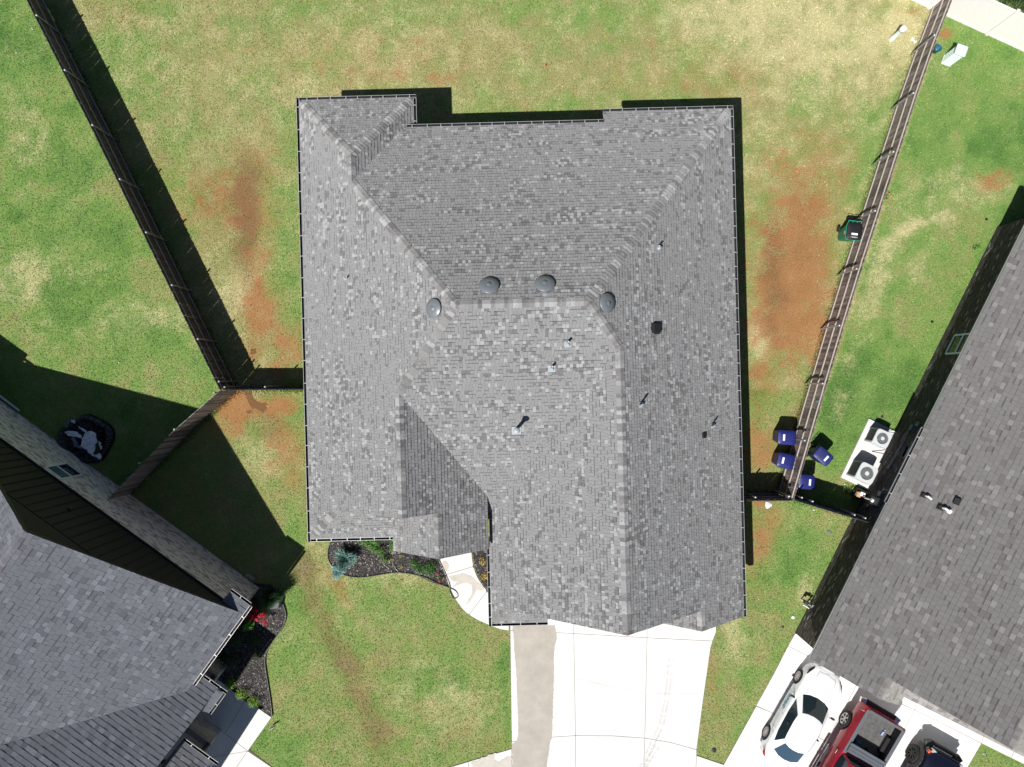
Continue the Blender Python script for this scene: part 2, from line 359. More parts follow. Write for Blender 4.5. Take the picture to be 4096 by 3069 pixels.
    soil = B(soil, .35, 1060, 1610, 50, 30)
    # strip right of the house, and beyond
    soil = B(soil, .75, 1650, 1140, 42, 60); soil = B(soil, .45, 1640, 1230, 30, 80); soil = B(soil, 1.0, 1640, 1095, 30, 14); mud = B(mud, .3, 1640, 1300, 30, 90, 15)
    lush = B(lush, .4, 1720, 1200, 70, 80); lush = B(lush, .35, 1600, 1560, 40, 80); straw = B(straw, .4, 1590, 1380, 30, 60); soil = B(soil, .75, 1528, 1460, 14, 40); soil = B(soil, .5, 1525, 1530, 14, 25)
    straw = B(straw, .4, 1735, 1270, 20, 40); soil = B(soil, .5, 1815, 1100, 30, 18, 20); soil = B(soil, .35, 1820, 1050, 30, 20)
    # right neighbour's yard
    soil = B(soil, 1.1, 2040, 75, 22, 20, 0, warp=.4); soil = B(soil, .7, 2165, 385, 55, 20); soil = B(soil, .5, 2110, 400, 60, 20); soil = B(soil, .5, 1975, 15, 30, 14, warp=.5); straw = B(straw, .6, 1960, 60, 40, 70)
    straw = B(straw, .34, 1862, 690, 34, 300, 18, warp=.6); straw = B(straw, .22, 1990, 560, 20, 160, 22); straw = B(straw, .4, 2080, 400, 110, 50); straw = B(straw, .35, 2000, 480, 60, 20); straw = B(straw, .3, 1950, 520, 30, 120, 30)
    lush = B(lush, .5, 2105, 325, 24, 24, warp=.4); lush = B(lush, .5, 1985, 420, 40, 40); lush = B(lush, .35, 1930, 250, 50, 160, 20); lush = B(lush, .4, 2140, 600, 60, 300, 30); lush = B(lush, .45, 1800, 870, 60, 130, 20)
    # left neighbour's yard
    lush = B(lush, .4, 45, 455, 20, 20, warp=.4); lush = B(lush, .3, 170, 380, 80, 40); lush = B(lush, .3, 60, 80, 90, 70); straw = B(straw, .35, 60, 600, 120, 80); straw = B(straw, .3, 300, 700, 120, 40); straw = B(straw, .25, 60, 300, 60, 60)
    lush = B(lush, .3, 180, 640, 80, 50)
    soil = soil * (.30 + 1.05 * n3) + back * (.10 + .25 * np.clip(n3 - .45, 0, 1)) + front * .05 + np.clip(n3 - .66, 0, 1) * .9 * back
    mud = mud * (.6 + .9 * VB.fbm(X * 1.8, Y * 1.8, 4))
    far = (abs(X) > 34) | (abs(Y) > 28); soil = np.where(far, .05, soil); lush = np.where(far, .55, lush); straw = np.where(far, .15, straw); mud = np.where(far, .05, mud)
    return np.clip(soil, 0, 1), np.clip(lush, 0, 1.6), np.clip(straw, 0, 1), np.clip(mud, 0, 1)

# lawn material: used by the earth sheet and by the blades
def grass_mat(name, blade):
    m = bpy.data.materials.new(name); m.use_nodes = True; n = m.node_tree.nodes; l = m.node_tree.links; b = n['Principled BSDF']
    a = n.new('ShaderNodeAttribute'); a.attribute_name = 'Field'; sp = n.new('ShaderNodeSeparateColor'); l.new(a.outputs['Color'], sp.inputs[0])
    g = n.new('ShaderNodeNewGeometry')
    def noise(sc_, det=4, rough=.6):
        t = n.new('ShaderNodeTexNoise'); t.inputs['Scale'].default_value = sc_; t.inputs['Detail'].default_value = det; t.inputs['Roughness'].default_value = rough; l.new(g.outputs['Position'], t.inputs['Vector']); return t.outputs[0]
    def math_(op, x, y, clampit=False):
        t = n.new('ShaderNodeMath'); t.operation = op; t.use_clamp = clampit
        for i, q in enumerate((x, y)):
            if isinstance(q, (int, float)): t.inputs[i].default_value = q
            else: l.new(q, t.inputs[i])
        return t.outputs[0]
    def thr(field, nz, soft, off=0.):
        # field pushed through fine noise: patches break up at their rims
        x = math_('ADD', field, math_('MULTIPLY', math_('SUBTRACT', nz, .5), soft)); x = math_('ADD', x, off)
        mr = n.new('ShaderNodeMapRange'); mr.interpolation_type = 'SMOOTHSTEP'; mr.inputs[1].default_value = .12; mr.inputs[2].default_value = .88; l.new(x, mr.inputs[0]); return mr.outputs[0]
    def mix(f, c1, c2):
        t = n.new('ShaderNodeMix'); t.data_type = 'RGBA'; l.new(f, t.inputs[0])
        for i, c in ((6, c1), (7, c2)):
            if isinstance(c, tuple): t.inputs[i].default_value = (*c, 1)
            else: l.new(c, t.inputs[i])
        return t.outputs[2]
    fine = noise(13, 6, .8); mid = noise(4.5, 6, .78); big = noise(1.3, 4, .6); both = math_('ADD', math_('MULTIPLY', fine, .55), math_('MULTIPLY', mid, .45)); soily = math_('ADD', math_('MULTIPLY', noise(19, 5, .8), .75), math_('MULTIPLY', mid, .25))
    olive = mix(fine, (.165, .175, .062), (.275, .240, .108)); green = mix(fine, (.082, .168, .032), (.172, .262, .070))
    base = mix(thr(sp.outputs[1], both, 2.6), olive, green)
    base = mix(math_('MULTIPLY', thr(sp.outputs[1], both, 1.6, -.55), .75), base, (.050, .125, .024))
    base = mix(thr(sp.outputs[2], both, 2.8), base, (.38, .35, .185))
    base = mix(math_('MULTIPLY', thr(sp.outputs[0], soily, 3.6, -.12 if not blade else -.30), .88), base, mix(big, (.205, .076, .027), (.320, .150, .068)))
    mu = n.new('ShaderNodeAttribute'); mu.attribute_name = 'Mud'
    base = mix(math_('MULTIPLY', thr(mu.outputs['Fac'], soily, 2.6, -.05), .68 if not blade else .5), base, (.125, .062, .024))
    sc2 = n.new('ShaderNodeMapRange'); sc2.inputs[1].default_value = .25; sc2.inputs[2].default_value = .75; sc2.inputs[3].default_value = .58; sc2.inputs[4].default_value = 1.62
    l.new(noise(24, 4, .75), sc2.inputs[0]); vm = n.new('ShaderNodeVectorMath'); vm.operation = 'SCALE'; l.new(base, vm.inputs[0]); l.new(sc2.outputs[0], vm.inputs['Scale']); base = vm.outputs[0]
    if blade:
        c = n.new('ShaderNodeAttribute'); c.attribute_name = 'Tint'; vm = n.new('ShaderNodeVectorMath'); vm.operation = 'SCALE'; l.new(base, vm.inputs[0]); l.new(c.outputs['Fac'], vm.inputs['Scale']); base = vm.outputs[0]
        b.inputs['Roughness'].default_value = .6; b.inputs['Specular IOR Level'].default_value = .3
    else:
        b.inputs['Specular IOR Level'].default_value = .25
        rr = n.new('ShaderNodeMapRange'); rr.inputs[3].default_value = .95; rr.inputs[4].default_value = .4; l.new(thr(mu.outputs['Fac'], mid, 1.0, -.25), rr.inputs[0]); l.new(rr.outputs[0], b.inputs['Roughness'])
        bp = n.new('ShaderNodeBump'); bp.inputs['Strength'].default_value = .7; bp.inputs['Distance'].default_value = .03; l.new(noise(22, 6, .75), bp.inputs['Height']); l.new(bp.outputs[0], b.inputs['Normal'])
    l.new(base, b.inputs['Base Color']); return m
M_EARTH = grass_mat('lawn_earth', False); M_BLADE = grass_mat('grass_blades', True)

def set_fields(me, X, Y):
    so, lu, st, mu = fields(X, Y)
    a = me.attributes.new('Field', 'FLOAT_COLOR', 'POINT'); arr = np.ones((len(X), 4), 'f'); arr[:, 0] = so; arr[:, 1] = lu; arr[:, 2] = st; a.data.foreach_set('color', arr.ravel())
    b = me.attributes.new('Mud', 'FLOAT', 'POINT'); b.data.foreach_set('value', mu.astype('f')); return so, lu, st, mu

# sheet: fine in the middle, coarse out to the horizon
xs = np.concatenate([[-900, -300, -120, -60, -37], np.arange(-34, -26.1, .4), np.arange(-26, 26.01, .15), np.arange(26.4, 34, .4), [37, 60, 120, 300, 900]])
ys = np.concatenate([[-900, -300, -120, -60, -31], np.arange(-28, -20.1, .4), np.arange(-20, 20.01, .15), np.arange(20.4, 28, .4), [31, 60, 120, 300, 900]])
GX, GY = np.meshgrid(xs, ys, indexing='ij'); nx, ny = GX.shape
V3 = np.stack([GX.ravel(), GY.ravel(), np.zeros(nx * ny)], 1)
V3[:, 2] = np.where((abs(V3[:, 0]) < 28) & (abs(V3[:, 1]) < 21), -.012 + .012 * VA.fbm(V3[:, 0] * .8, V3[:, 1] * .8, 3), -.006)
I = np.arange(nx * ny).reshape(nx, ny); Q = np.stack([I[:-1, :-1], I[1:, :-1], I[1:, 1:], I[:-1, 1:]], -1).reshape(-1, 4)
def fast_mesh(name, V, F, mt):
    me = bpy.data.meshes.new(name); k = F.shape[1]; me.vertices.add(len(V)); me.vertices.foreach_set('co', V.astype('f').ravel())
    me.loops.add(F.size); me.loops.foreach_set('vertex_index', F.astype('i').ravel()); me.polygons.add(len(F))
    me.polygons.foreach_set('loop_start', np.arange(0, F.size, k, dtype='i')); me.polygons.foreach_set('loop_total', np.full(len(F), k, 'i'))
    me.materials.append(mt); me.update(calc_edges=True); return me
me = fast_mesh('ground', V3, Q, M_EARTH); set_fields(me, V3[:, 0], V3[:, 1])
ground = bpy.data.objects.new('ground', me); C.objects.link(ground); struct(ground)

# blades of grass
rs = np.random.RandomState(5); NB = 700000
bx = rs.uniform(-24.5, 24.5, NB); by = rs.uniform(-18.5, 18.5, NB)
keep = np.ones(NB, bool)
def inside_np(X, Y, poly):
    r = np.zeros(len(X), bool); n = len(poly); j = n - 1
    for i in range(n):
        yi, yj, xi_, xj = poly[i][1], poly[j][1], poly[i][0], poly[j][0]
        c = (yi > Y) != (yj > Y)
        with np.errstate(divide='ignore', invalid='ignore'): c &= X < (xj - xi_) * (Y - yi) / (yj - yi) + xi_
        r ^= c; j = i
    return r
for pl in HARD: keep &= ~inside_np(bx, by, pl)
so, lu, st, mu = fields(bx, by); keep &= rs.rand(NB) > np.clip(so * .95 - .12, 0, .9); keep &= rs.rand(NB) > mu * .35
bx, by = bx[keep], by[keep]; n0 = len(bx)
FL_ = [[(108, 0), (370, 517), (618, 1024), (881, 1559)], [(884, 1559), (1204, 1557)], [(879, 1562), (428, 2000)], [(3807, 0), (3671, 371), (3461, 1024), (3300, 1558), (3173, 2000)], [(2990, 2002), (3171, 2001)], [(3178, 2000), (3495, 2096)]]
ex, ey = [], []
for ln_ in FL_:
    for p_, q_ in zip(ln_, ln_[1:]):
        a_ = P(*p_, 1.83); b_ = P(*q_, 1.83); m_ = int((b_ - a_).length * 420); t_ = rs.rand(m_); off_ = rs.normal(0, .10, m_); d_ = (b_ - a_).normalized()
        ex.append(a_.x + (b_.x - a_.x) * t_ - d_.y * off_); ey.append(a_.y + (b_.y - a_.y) * t_ + d_.x * off_)
bx = np.concatenate([bx] + ex); by = np.concatenate([by] + ey); n = len(bx)
ang = rs.uniform(0, 2 * np.pi, n); h = rs.uniform(.022, .062, n); wd = rs.uniform(.008, .018, n); ln = rs.uniform(.01, .075, n); la = rs.uniform(0, 2 * np.pi, n)
h[n0:] = rs.uniform(.05, .13, n - n0)
V = np.zeros((n, 3, 3)); V[:, 0, 0] = bx - np.cos(ang) * wd; V[:, 0, 1] = by - np.sin(ang) * wd; V[:, 1, 0] = bx + np.cos(ang) * wd; V[:, 1, 1] = by + np.sin(ang) * wd
V[:, 2, 0] = bx + np.cos(la) * ln; V[:, 2, 1] = by + np.sin(la) * ln; V[:, 2, 2] = h; V[:, :2, 2] = -.004
me = fast_mesh('grass', V.reshape(-1, 3), np.arange(3 * n).reshape(-1, 3), M_BLADE)
set_fields(me, V.reshape(-1, 3)[:, 0], V.reshape(-1, 3)[:, 1])
t = me.attributes.new('Tint', 'FLOAT', 'POINT'); t.data.foreach_set('value', np.repeat((.62 + 1.5 * rs.rand(n) ** 1.6), 3).astype('f'))
grass = bpy.data.objects.new('grass', me); C.objects.link(grass); stuff(grass); tag(grass, 'short patchy lawn grass, green and straw coloured, round the houses', 'grass')

# clods of bare red soil
n = 60000; cx_ = rs.uniform(-24, 24, n); cy_ = rs.uniform(-18, 18, n); so, lu, st, mu = fields(cx_, cy_); k = (rs.rand(n) < (so - .35) * 1.2)
for pl in HARD: k &= ~inside_np(cx_, cy_, pl)
cx_, cy_ = cx_[k], cy_[k]; n = len(cx_); V = np.zeros((n, 4, 3)); r_ = rs.uniform(.006, .022, n)
for j in range(3): V[:, j, 0] = cx_ + np.cos(j * 2.1 + rs.rand(n)) * r_; V[:, j, 1] = cy_ + np.sin(j * 2.1 + rs.rand(n)) * r_; V[:, j, 2] = -.004
V[:, 3, 0] = cx_; V[:, 3, 1] = cy_; V[:, 3, 2] = r_ * rs.uniform(.7, 1.3, n)
F = (np.arange(n)[:, None, None] * 4 + np.array([[0, 1, 3], [1, 2, 3], [2, 0, 3]])[None]).reshape(-1, 3)
me = fast_mesh('soil_clods', V.reshape(-1, 3), F, mat('red_clod', (.24, .11, .06), .95, noise=.4, nscale=3)); o = bpy.data.objects.new('soil_clods', me); C.objects.link(o); stuff(o); tag(o, 'crumbs of red brown soil lying on the bare patches', 'soil')

# ------------------------------------------------------------------ concrete, beds
def slabs(name, base_poly, pieces, z=.03):
    mb = MB(); mb.prism(base_poly, -.06, z - .012); root = struct(mb.obj(name, M_CONCD))
    for p in pieces:
        mb = MB(); q = shrink(p, .008); mb.prism(q, -.05, z + rnd.uniform(0, .002)); s = mb.obj('slab', M_CONC, root); bevel(s, .006, 1)
    return root
dj = [(2048, 2500), (2295, 2527), (2590, 2545), (2845, 2561)]
slabs('driveway', DRIVE, [
    PX([(2036, 2320), (2295, 2320), (2295, 2533), (2041, 2521)]), PX([(2295, 2320), (2588, 2320), (2588, 2550), (2295, 2533)]), PX([(2588, 2320), (2864, 2320), (2864, 2527), (2850, 2563), (2588, 2550)]),
    PX([(2041, 2521), (2295, 2533), (2302, 2941), (2160, 2950), (2047, 2966)]), PX([(2295, 2533), (2588, 2550), (2579, 2951), (2450, 2942), (2302, 2941)]), PX([(2588, 2550), (2850, 2563), (2842, 2589), (2811, 2805), (2786, 2997), (2680, 2968), (2579, 2951)]),
    PX([(2047, 2966), (2160, 2950), (2302, 2941), (2303, 3300), (2050, 3300)]), PX([(2302, 2941), (2450, 2942), (2579, 2951), (2568, 3300), (2303, 3300)]), PX([(2579, 2951), (2680, 2968), (2786, 2997), (2786, 3021), (2770, 3300), (2568, 3300)]),
    PX([(2786, 3021), (2895, 3058), (3300, 3200), (3200, 3400), (2770, 3300)]), PX([(1873, 3046), (1925, 3030), (2047, 2994), (2050, 3200), (1890, 3200)]), PX([(1796, 3069), (1873, 3046), (1890, 3200), (1650, 3200)])])
def cutpx(x0, y0, x1, y1):
    wl = [q for q in WL if y0 < q[1] < y1]; return wl
slabs('front_path', WALK, [
    PX([(1745, 2150)] + [q for q in WL if q[1] < 2296] + [(1784, 2298), (1891, 2266)] + [q for q in WR if q[1] < 2262]),
    PX([(1784, 2298)] + [q for q in WL if 2302 < q[1] < 2456] + [(1878, 2456), (1946, 2366)] + [q for q in WR if 2270 < q[1] < 2360] + [(1891, 2266)]),
    PX([(1878, 2456)] + [q for q in WL if q[1] > 2458] + [(2036, 2460), (2000, 2400), (1960, 2372), (1946, 2366)])])
slabs('neighbour_path', WALKL, [
    PX([(885, 2726), (981, 2802), (902, 2932), (790, 2860), (760, 2700), (800, 2640)]), PX([(981, 2802), (1039, 2835), (1087, 2868), (992, 3003), (902, 2932)]),
    PX([(790, 2860), (902, 2932), (992, 3003), (830, 3030), (600, 3040), (600, 2900)]), PX([(992, 3003), (1090, 3069), (1200, 3160), (900, 3160), (945, 3069)]), PX([(830, 3030), (992, 3003), (945, 3069), (900, 3160), (700, 3200), (600, 3060)])])
slabs('neighbour_driveway', DRIVER, [
    PX([(3180, 2533), (3290, 2560), (3250, 2632), (3152, 2583)]), PX([(3152, 2583), (3250, 2632), (3425, 2740), (3306, 2965), (3083, 2848), (3024, 2822), (3098, 2688)]),
    PX([(3024, 2824), (3083, 2848), (3306, 2965), (3200, 3160), (2860, 3120)]), PX([(3250, 2620), (3290, 2560), (3700, 2700), (3658, 2838), (3425, 2735)]),
    PX([(3425, 2740), (3658, 2838), (3628, 2894), (3510, 3100), (3306, 2965)]), PX([(3658, 2838), (3700, 2700), (4000, 2860), (3925, 2972)]), PX([(3628, 2894), (3658, 2838), (3925, 2972), (3869, 3069), (3780, 3240), (3510, 3100)]),
    PX([(3306, 2965), (3510, 3100), (3400, 3300), (3200, 3160)])], .028)
slabs('neighbour_side_path', WALKR, [PX([(3932, 2941), (4055, 3000), (4042, 3030), (3925, 2972)]), PX([(4055, 3000), (4300, 3115), (4290, 3150), (4042, 3030)])], .045)

def sheet(name, poly, z, mt, parent=None):
    n = len(poly); mb = MB(); mb.add([(p[0], p[1], z) for p in ccw(poly)], [tuple(range(n))]); o = mb.obj(name, mt, parent); struct(o); return o
def rough_px(pts, amp=4, n=6, seed=0):
    r = random.Random(seed); out = []
    for i in range(len(pts)):
        a, b = pts[i], pts[(i + 1) % len(pts)]; L = math.hypot(b[0] - a[0], b[1] - a[1]); k = max(1, int(L / n))
        for j in range(k):
            t = j / k; out.append((a[0] + (b[0] - a[0]) * t + r.uniform(-amp, amp), a[1] + (b[1] - a[1]) * t + r.uniform(-amp, amp)))
    return PX(out)
sheet('wet_stain', rough_px([(2049, 2500), (2219, 2500), (2228, 2552), (2220, 2580), (2214, 2626), (2216, 2700), (2213, 2790), (2211, 2870), (2208, 2945), (2201, 2966), (2195, 3000), (2188, 3060), (2180, 3180), (2052, 3180), (2048, 2975), (2066, 2962), (2073, 2930), (2070, 2840), (2066, 2700), (2060, 2640), (2055, 2560)], 1.6, 7, 1), .0375, M_CONCW)
sheet('wet_stain', rough_px([(1768, 2245), (1786, 2242), (1795, 2262), (1790, 2284), (1776, 2288)], 1.5, 5, 2), .0375, M_CONCH)
sheet('wet_stain', rough_px([(1795, 2305), (1820, 2300), (1850, 2293), (1880, 2300), (1900, 2318), (1920, 2334), (1938, 2354), (1925, 2362), (1905, 2358), (1897, 2380), (1880, 2405), (1862, 2420), (1875, 2395), (1890, 2370), (1888, 2340), (1868, 2330), (1845, 2335), (1822, 2345), (1808, 2352), (1830, 2325), (1810, 2322)], 1.6, 5, 3), .0375, M_CONCH)
sheet('wet_stain', rough_px([(1885, 3050), (1960, 3015), (1985, 3010), (1975, 3035), (1990, 3045), (2046, 3020), (2046, 3150), (1900, 3150)], 3, 8, 4), .0375, M_CONCH)
sheet('puddle', rough_px([(973, 1562), (1007, 1564), (1010, 1585), (1026, 1605), (1050, 1618), (1068, 1630), (1054, 1650), (1026, 1637), (1001, 1627), (992, 1602)], 1.5, 5, 8), .006, mat('muddy_water', (.16, .085, .035), .10, spec=.6))
for i, pl in enumerate(([(1040, 1612), (1062, 1612), (1070, 1622), (1052, 1622)], [(985, 1645), (1000, 1640), (1010, 1650), (992, 1655)], [(1000, 1400), (1020, 1395), (1024, 1412), (1004, 1418)])): sheet('puddle', rough_px(pl, 2, 4, 20 + i), .005, mat('muddy_water'))
mb = MB()
for tr in ([(2683, 2640), (2668, 2790), (2645, 2900), (2560, 3085)], [(2640, 2950), (2625, 2990), (2575, 3070)]):
    for a, b in zip(tr, tr[1:]):
        a = P(*a, .0375); b = P(*b, .0375); L = (b - a).length; d = (b - a) / L; r = Vector((d.y, -d.x, 0)); k = 0
        while k < L:
            if rnd.random() < .75:
                for sgn in (-1, 1):
                    q = a + d * k + r * sgn * .03; e = q + r * sgn * rnd.uniform(.08, .13) - d * .07
                    p_ = Vector((-(e - q).normalized().y, (e - q).normalized().x, 0)) * .007; mb.add([q - p_, e - p_, e + p_, q + p_], [(0, 1, 2, 3)])
            k += .055
stuff(tag(mb.obj('tyre_marks', M_RUB), 'faint zigzag tyre tread marks printed across the pale driveway', 'tyre marks'))
mb = MB()
for tr in ([(2214, 2720), (2239, 2729), (2300, 2727)], [(2300, 2718), (2340, 2720), (2380, 2732), (2450, 2748), (2520, 2757), (2585, 2780), (2650, 2773), (2720, 2774), (2806, 2775)], [(2213, 2870), (2232, 2874)]):
    pts = []
    for a, b in zip(tr, tr[1:]):
        for j in range(8): pts.append(P(a[0] + (b[0] - a[0]) * j / 8, a[1] + (b[1] - a[1]) * j / 8 + rnd.uniform(-1.5, 1.5), .0345))
    for a, b in zip(pts, pts[1:]):
        d = (b - a).normalized(); q = Vector((-d.y, d.x, 0)) * .003; mb.add([a - q, b - q, b + q, a + q], [(0, 1, 2, 3)])
stuff(tag(mb.obj('hairline_cracks', mat('crack_grey', (.25, .23, .21), .9)), 'hairline cracks wandering across the white driveway slabs', 'cracks'))  # cracks drawn as thin grey-brown strips

def bed(name, poly, n, seed):
    struct(sheet(name, poly, .02, M_MULCH)); r = random.Random(seed); mb = MB(); X = [p[0] for p in poly]; Y = [p[1] for p in poly]; k = 0
    while k < n:
        x, y = r.uniform(min(X), max(X)), r.uniform(min(Y), max(Y))
        if not inside(x, y, poly): continue
        k += 1; L = r.uniform(.015, .06); a = r.uniform(0, 6.3); wv = r.uniform(.004, .012); z = r.uniform(.022, .045); t = r.uniform(-.02, .03)
        dx, dy = math.cos(a) * L, math.sin(a) * L; px, py = -math.sin(a) * wv, math.cos(a) * wv
        g = r.choice([.018, .03, .05, .07, .12]) if r.random() < .9 else .38; c = (g * 1.05, g * .97, g * .92)
        mb.add([(x - dx - px, y - dy - py, z), (x + dx - px, y + dy - py, z + t), (x + dx + px, y + dy + py, z + t), (x - dx + px, y - dy + py, z + .006)], [(0, 1, 2, 3)], 0, c)
    o = mb.obj('mulch', M_CHIP); stuff(o); return o
tag(bed('flower_bed', BEDM, 7000, 1), 'dark bark mulch under the shrubs in front of the grey roofed house', 'mulch')
tag(bed('flower_bed', BEDR, 1500, 2), 'dark bark mulch between the front path and the garage wall', 'mulch')
tag(bed('flower_bed', BEDL, 8000, 3), 'bleached and dark mulch in the curved bed beside the left house', 'mulch')
def edging(pts, label):
    pts = [P(a, b, .02) for a, b in pts]; fine = []
    for i in range(len(pts) - 1):
        p0, p1, p2, p3 = pts[max(i - 1, 0)], pts[i], pts[i + 1], pts[min(i + 2, len(pts) - 1)]
        for j in range(5):
            t = j / 5; fine.append(.5 * ((2 * p1) + (p2 - p0) * t + (2 * p0 - 5 * p1 + 4 * p2 - p3) * t * t + (3 * p1 - p0 - 3 * p2 + p3) * t ** 3))
    fine.append(pts[-1]); mb = MB()
    for a, b in zip(fine, fine[1:]): mb.bar(a + Vector((0, 0, .02)), b + Vector((0, 0, .02)), .018, .10)
    tag(mb.obj('bed_edging', M_EDGE), label, 'edging')
edging([(1322, 2171), (1313, 2201), (1315, 2238), (1337, 2272), (1368, 2295), (1407, 2306), (1449, 2308), (1503, 2301), (1558, 2292), (1594, 2289), (1650, 2295), (1700, 2308), (1751, 2332), (1794, 2347)], 'black plastic edging round the mulch bed of the middle house')
edging([(1115, 2380), (1124, 2395), (1139, 2431), (1145, 2467), (1130, 2512), (1106, 2546), (1082, 2579), (1067, 2609), (1061, 2642), (1067, 2697), (1074, 2739), (1085, 2814), (1090, 2862)], 'wavy black plastic edging round the left house bed')
# ------------------------------------------------------------------ roofs
from mathutils.geometry import tessellate_polygon
def pz(pl, x, y): return pl[0] + pl[1] * x + pl[2] * y
def Wpl(x0, z0, s): return (z0 - s * x0, s, 0)          # rises with x
def Epl(x0, z0, s): return (z0 + s * x0, -s, 0)
def Npl(y0, z0, s): return (z0 + s * y0, 0, -s)
def Spl(y0, z0, s): return (z0 - s * y0, 0, s)
class Frame:
    def __init__(s, o, a): s.o = Vector((o[0], o[1], 0)); s.a = a; s.c = math.cos(a); s.s = math.sin(a)
    def w(s, x, y): return (s.o.x + x * s.c - y * s.s, s.o.y + x * s.s + y * s.c)
    def l(s, X, Y): X -= s.o.x; Y -= s.o.y; return (X * s.c + Y * s.s, -X * s.s + Y * s.c)
    def find(s, u, v, pl, lift=0.):
        z = 5.
        for i in range(8): p = P(u, v, z); x, y = s.l(p.x, p.y); z = pz(pl, x, y) + lift
        return x, y, pz(pl, x, y)
def in_view(fr, x, y, z, mg=1.5):
    X, Y = fr.w(x, y); s = (CAMH - z) / FPX; return abs(X) < 2048 * s + mg and abs(Y) < 1534 * s + mg
def gmul(g, k): return (g[0] * k, g[1] * k, g[2] * k)

def shingle_plane(fr, pl, poly, pal, wr, r, out, expo=.143, strip=.38, bar=.5):
    z0, gx, gy = pl; sl = math.hypot(gx, gy); cosa = 1 / math.sqrt(1 + sl * sl); row = expo * cosa
    dn = Vector((-gx / sl, -gy / sl)); al = Vector((-dn.y, dn.x)); poly = ccw(poly)
    tris = [ccw([poly[i][:2] for i in t]) for t in tessellate_polygon([[Vector((p[0], p[1], 0)) for p in poly]])]
    D = [Vector(p).dot(dn) for p in poly]; A = [Vector(p).dot(al) for p in poly]
    k = 0; d = max(D); ph = r.uniform(0, 50)
    while d > min(D):
        t = min(A) - r.uniform(0, .3)
        while t < max(A):
            wv = r.uniform(*wr) * (.75 if r.random() < .2 else 1); thick = r.random() < .5; hasbar = r.random() < strip
            a0, a1 = t, t + wv - .007; t += wv; d0, d1 = d, d - row
            c = [(dn * dd + al * aa) for dd, aa in ((d0, a0), (d0, a1), (d1, a1), (d1, a0))]
            mid = (c[0] + c[2]) / 2
            if not in_view(fr, mid.x, mid.y, pz(pl, mid.x, mid.y)): continue
            ins = [inside(q.x, q.y, poly) for q in c]
            if not any(ins) and not inside(mid.x, mid.y, poly): continue
            th = r.uniform(.016, .024) if thick else r.uniform(.007, .011)
            u = r.random(); aa_ = mid.dot(al); dd_ = mid.dot(dn)      # light and dark tabs come in long loose bands along the courses
            n = VB(np.array([aa_ * .55 + ph]), np.array([dd_ * 5.5 + .8 * math.sin(aa_ * .8) + ph]))[0]; pe = .03 + .75 * max(0., n - .48)
            if u < pe: g = pal[0]
            elif u > 1 - pe: g = pal[2]
            else: g = pal[1]
            g = gmul(g, r.uniform(.95, 1.05))
            def piece(dd0, dd1, col):
                q = [tuple(dn * x + al * y) for x, y in ((dd0, a0), (dd0, a1), (dd1, a1), (dd1, a0))]
                parts = [q] if all(ins) else [clip(q, tr) for tr in tris]
                for q in parts:
                    if len(q) < 3: continue
                    if area(q) < 0: q = q[::-1]
                    if area(q) < .0006: continue
                    m = len(q); top = []
                    for x, y in q:
                        f = (d0 - (x * dn.x + y * dn.y)) / row; top.append((x, y, pz(pl, x, y) + th * (1 - f) + .003))
                    bot = [(x, y, pz(pl, x, y) - .012) for x, y in q]
                    out.append((top + bot, [tuple(range(m))] + [(j, j + m, (j + 1) % m + m, (j + 1) % m) for j in range(m)], col))
            if not thick and hasbar:
                s_ = d1 + row * .24; piece(d0, s_, g); piece(s_, d1, gmul(g, bar))
            else: piece(d0, d1, g)
        d -= row
def emit(pieces, name, mt, parent, fr, nmax=300):
    """the nmax pieces nearest the camera as parts of their own, the rest joined as one part"""
    def key(p):
        v = p[0][0]; X, Y = fr.w(v[0], v[1]); return -(len(p[1]) > 3) * 0 + math.hypot(math.hypot(X, Y) * .6, CAMH - v[2]) - (0 if area([q[:2] for q in p[0][:len(p[1]) - 1]]) > .008 else -5)
    pieces = sorted(pieces, key=key)
    for vs, fs, c in pieces[:nmax]:
        o = Vector(vs[0]); mb = MB(); mb.add([Vector(v) - o for v in vs], fs, 0, c); ob = mb.obj(name, mt, parent); ob.location = o
    mb = MB()
    for vs, fs, c in pieces[nmax:]: mb.add(vs, fs, 0, c)
    if mb.f: stuff(mb.obj(name, mt, parent))
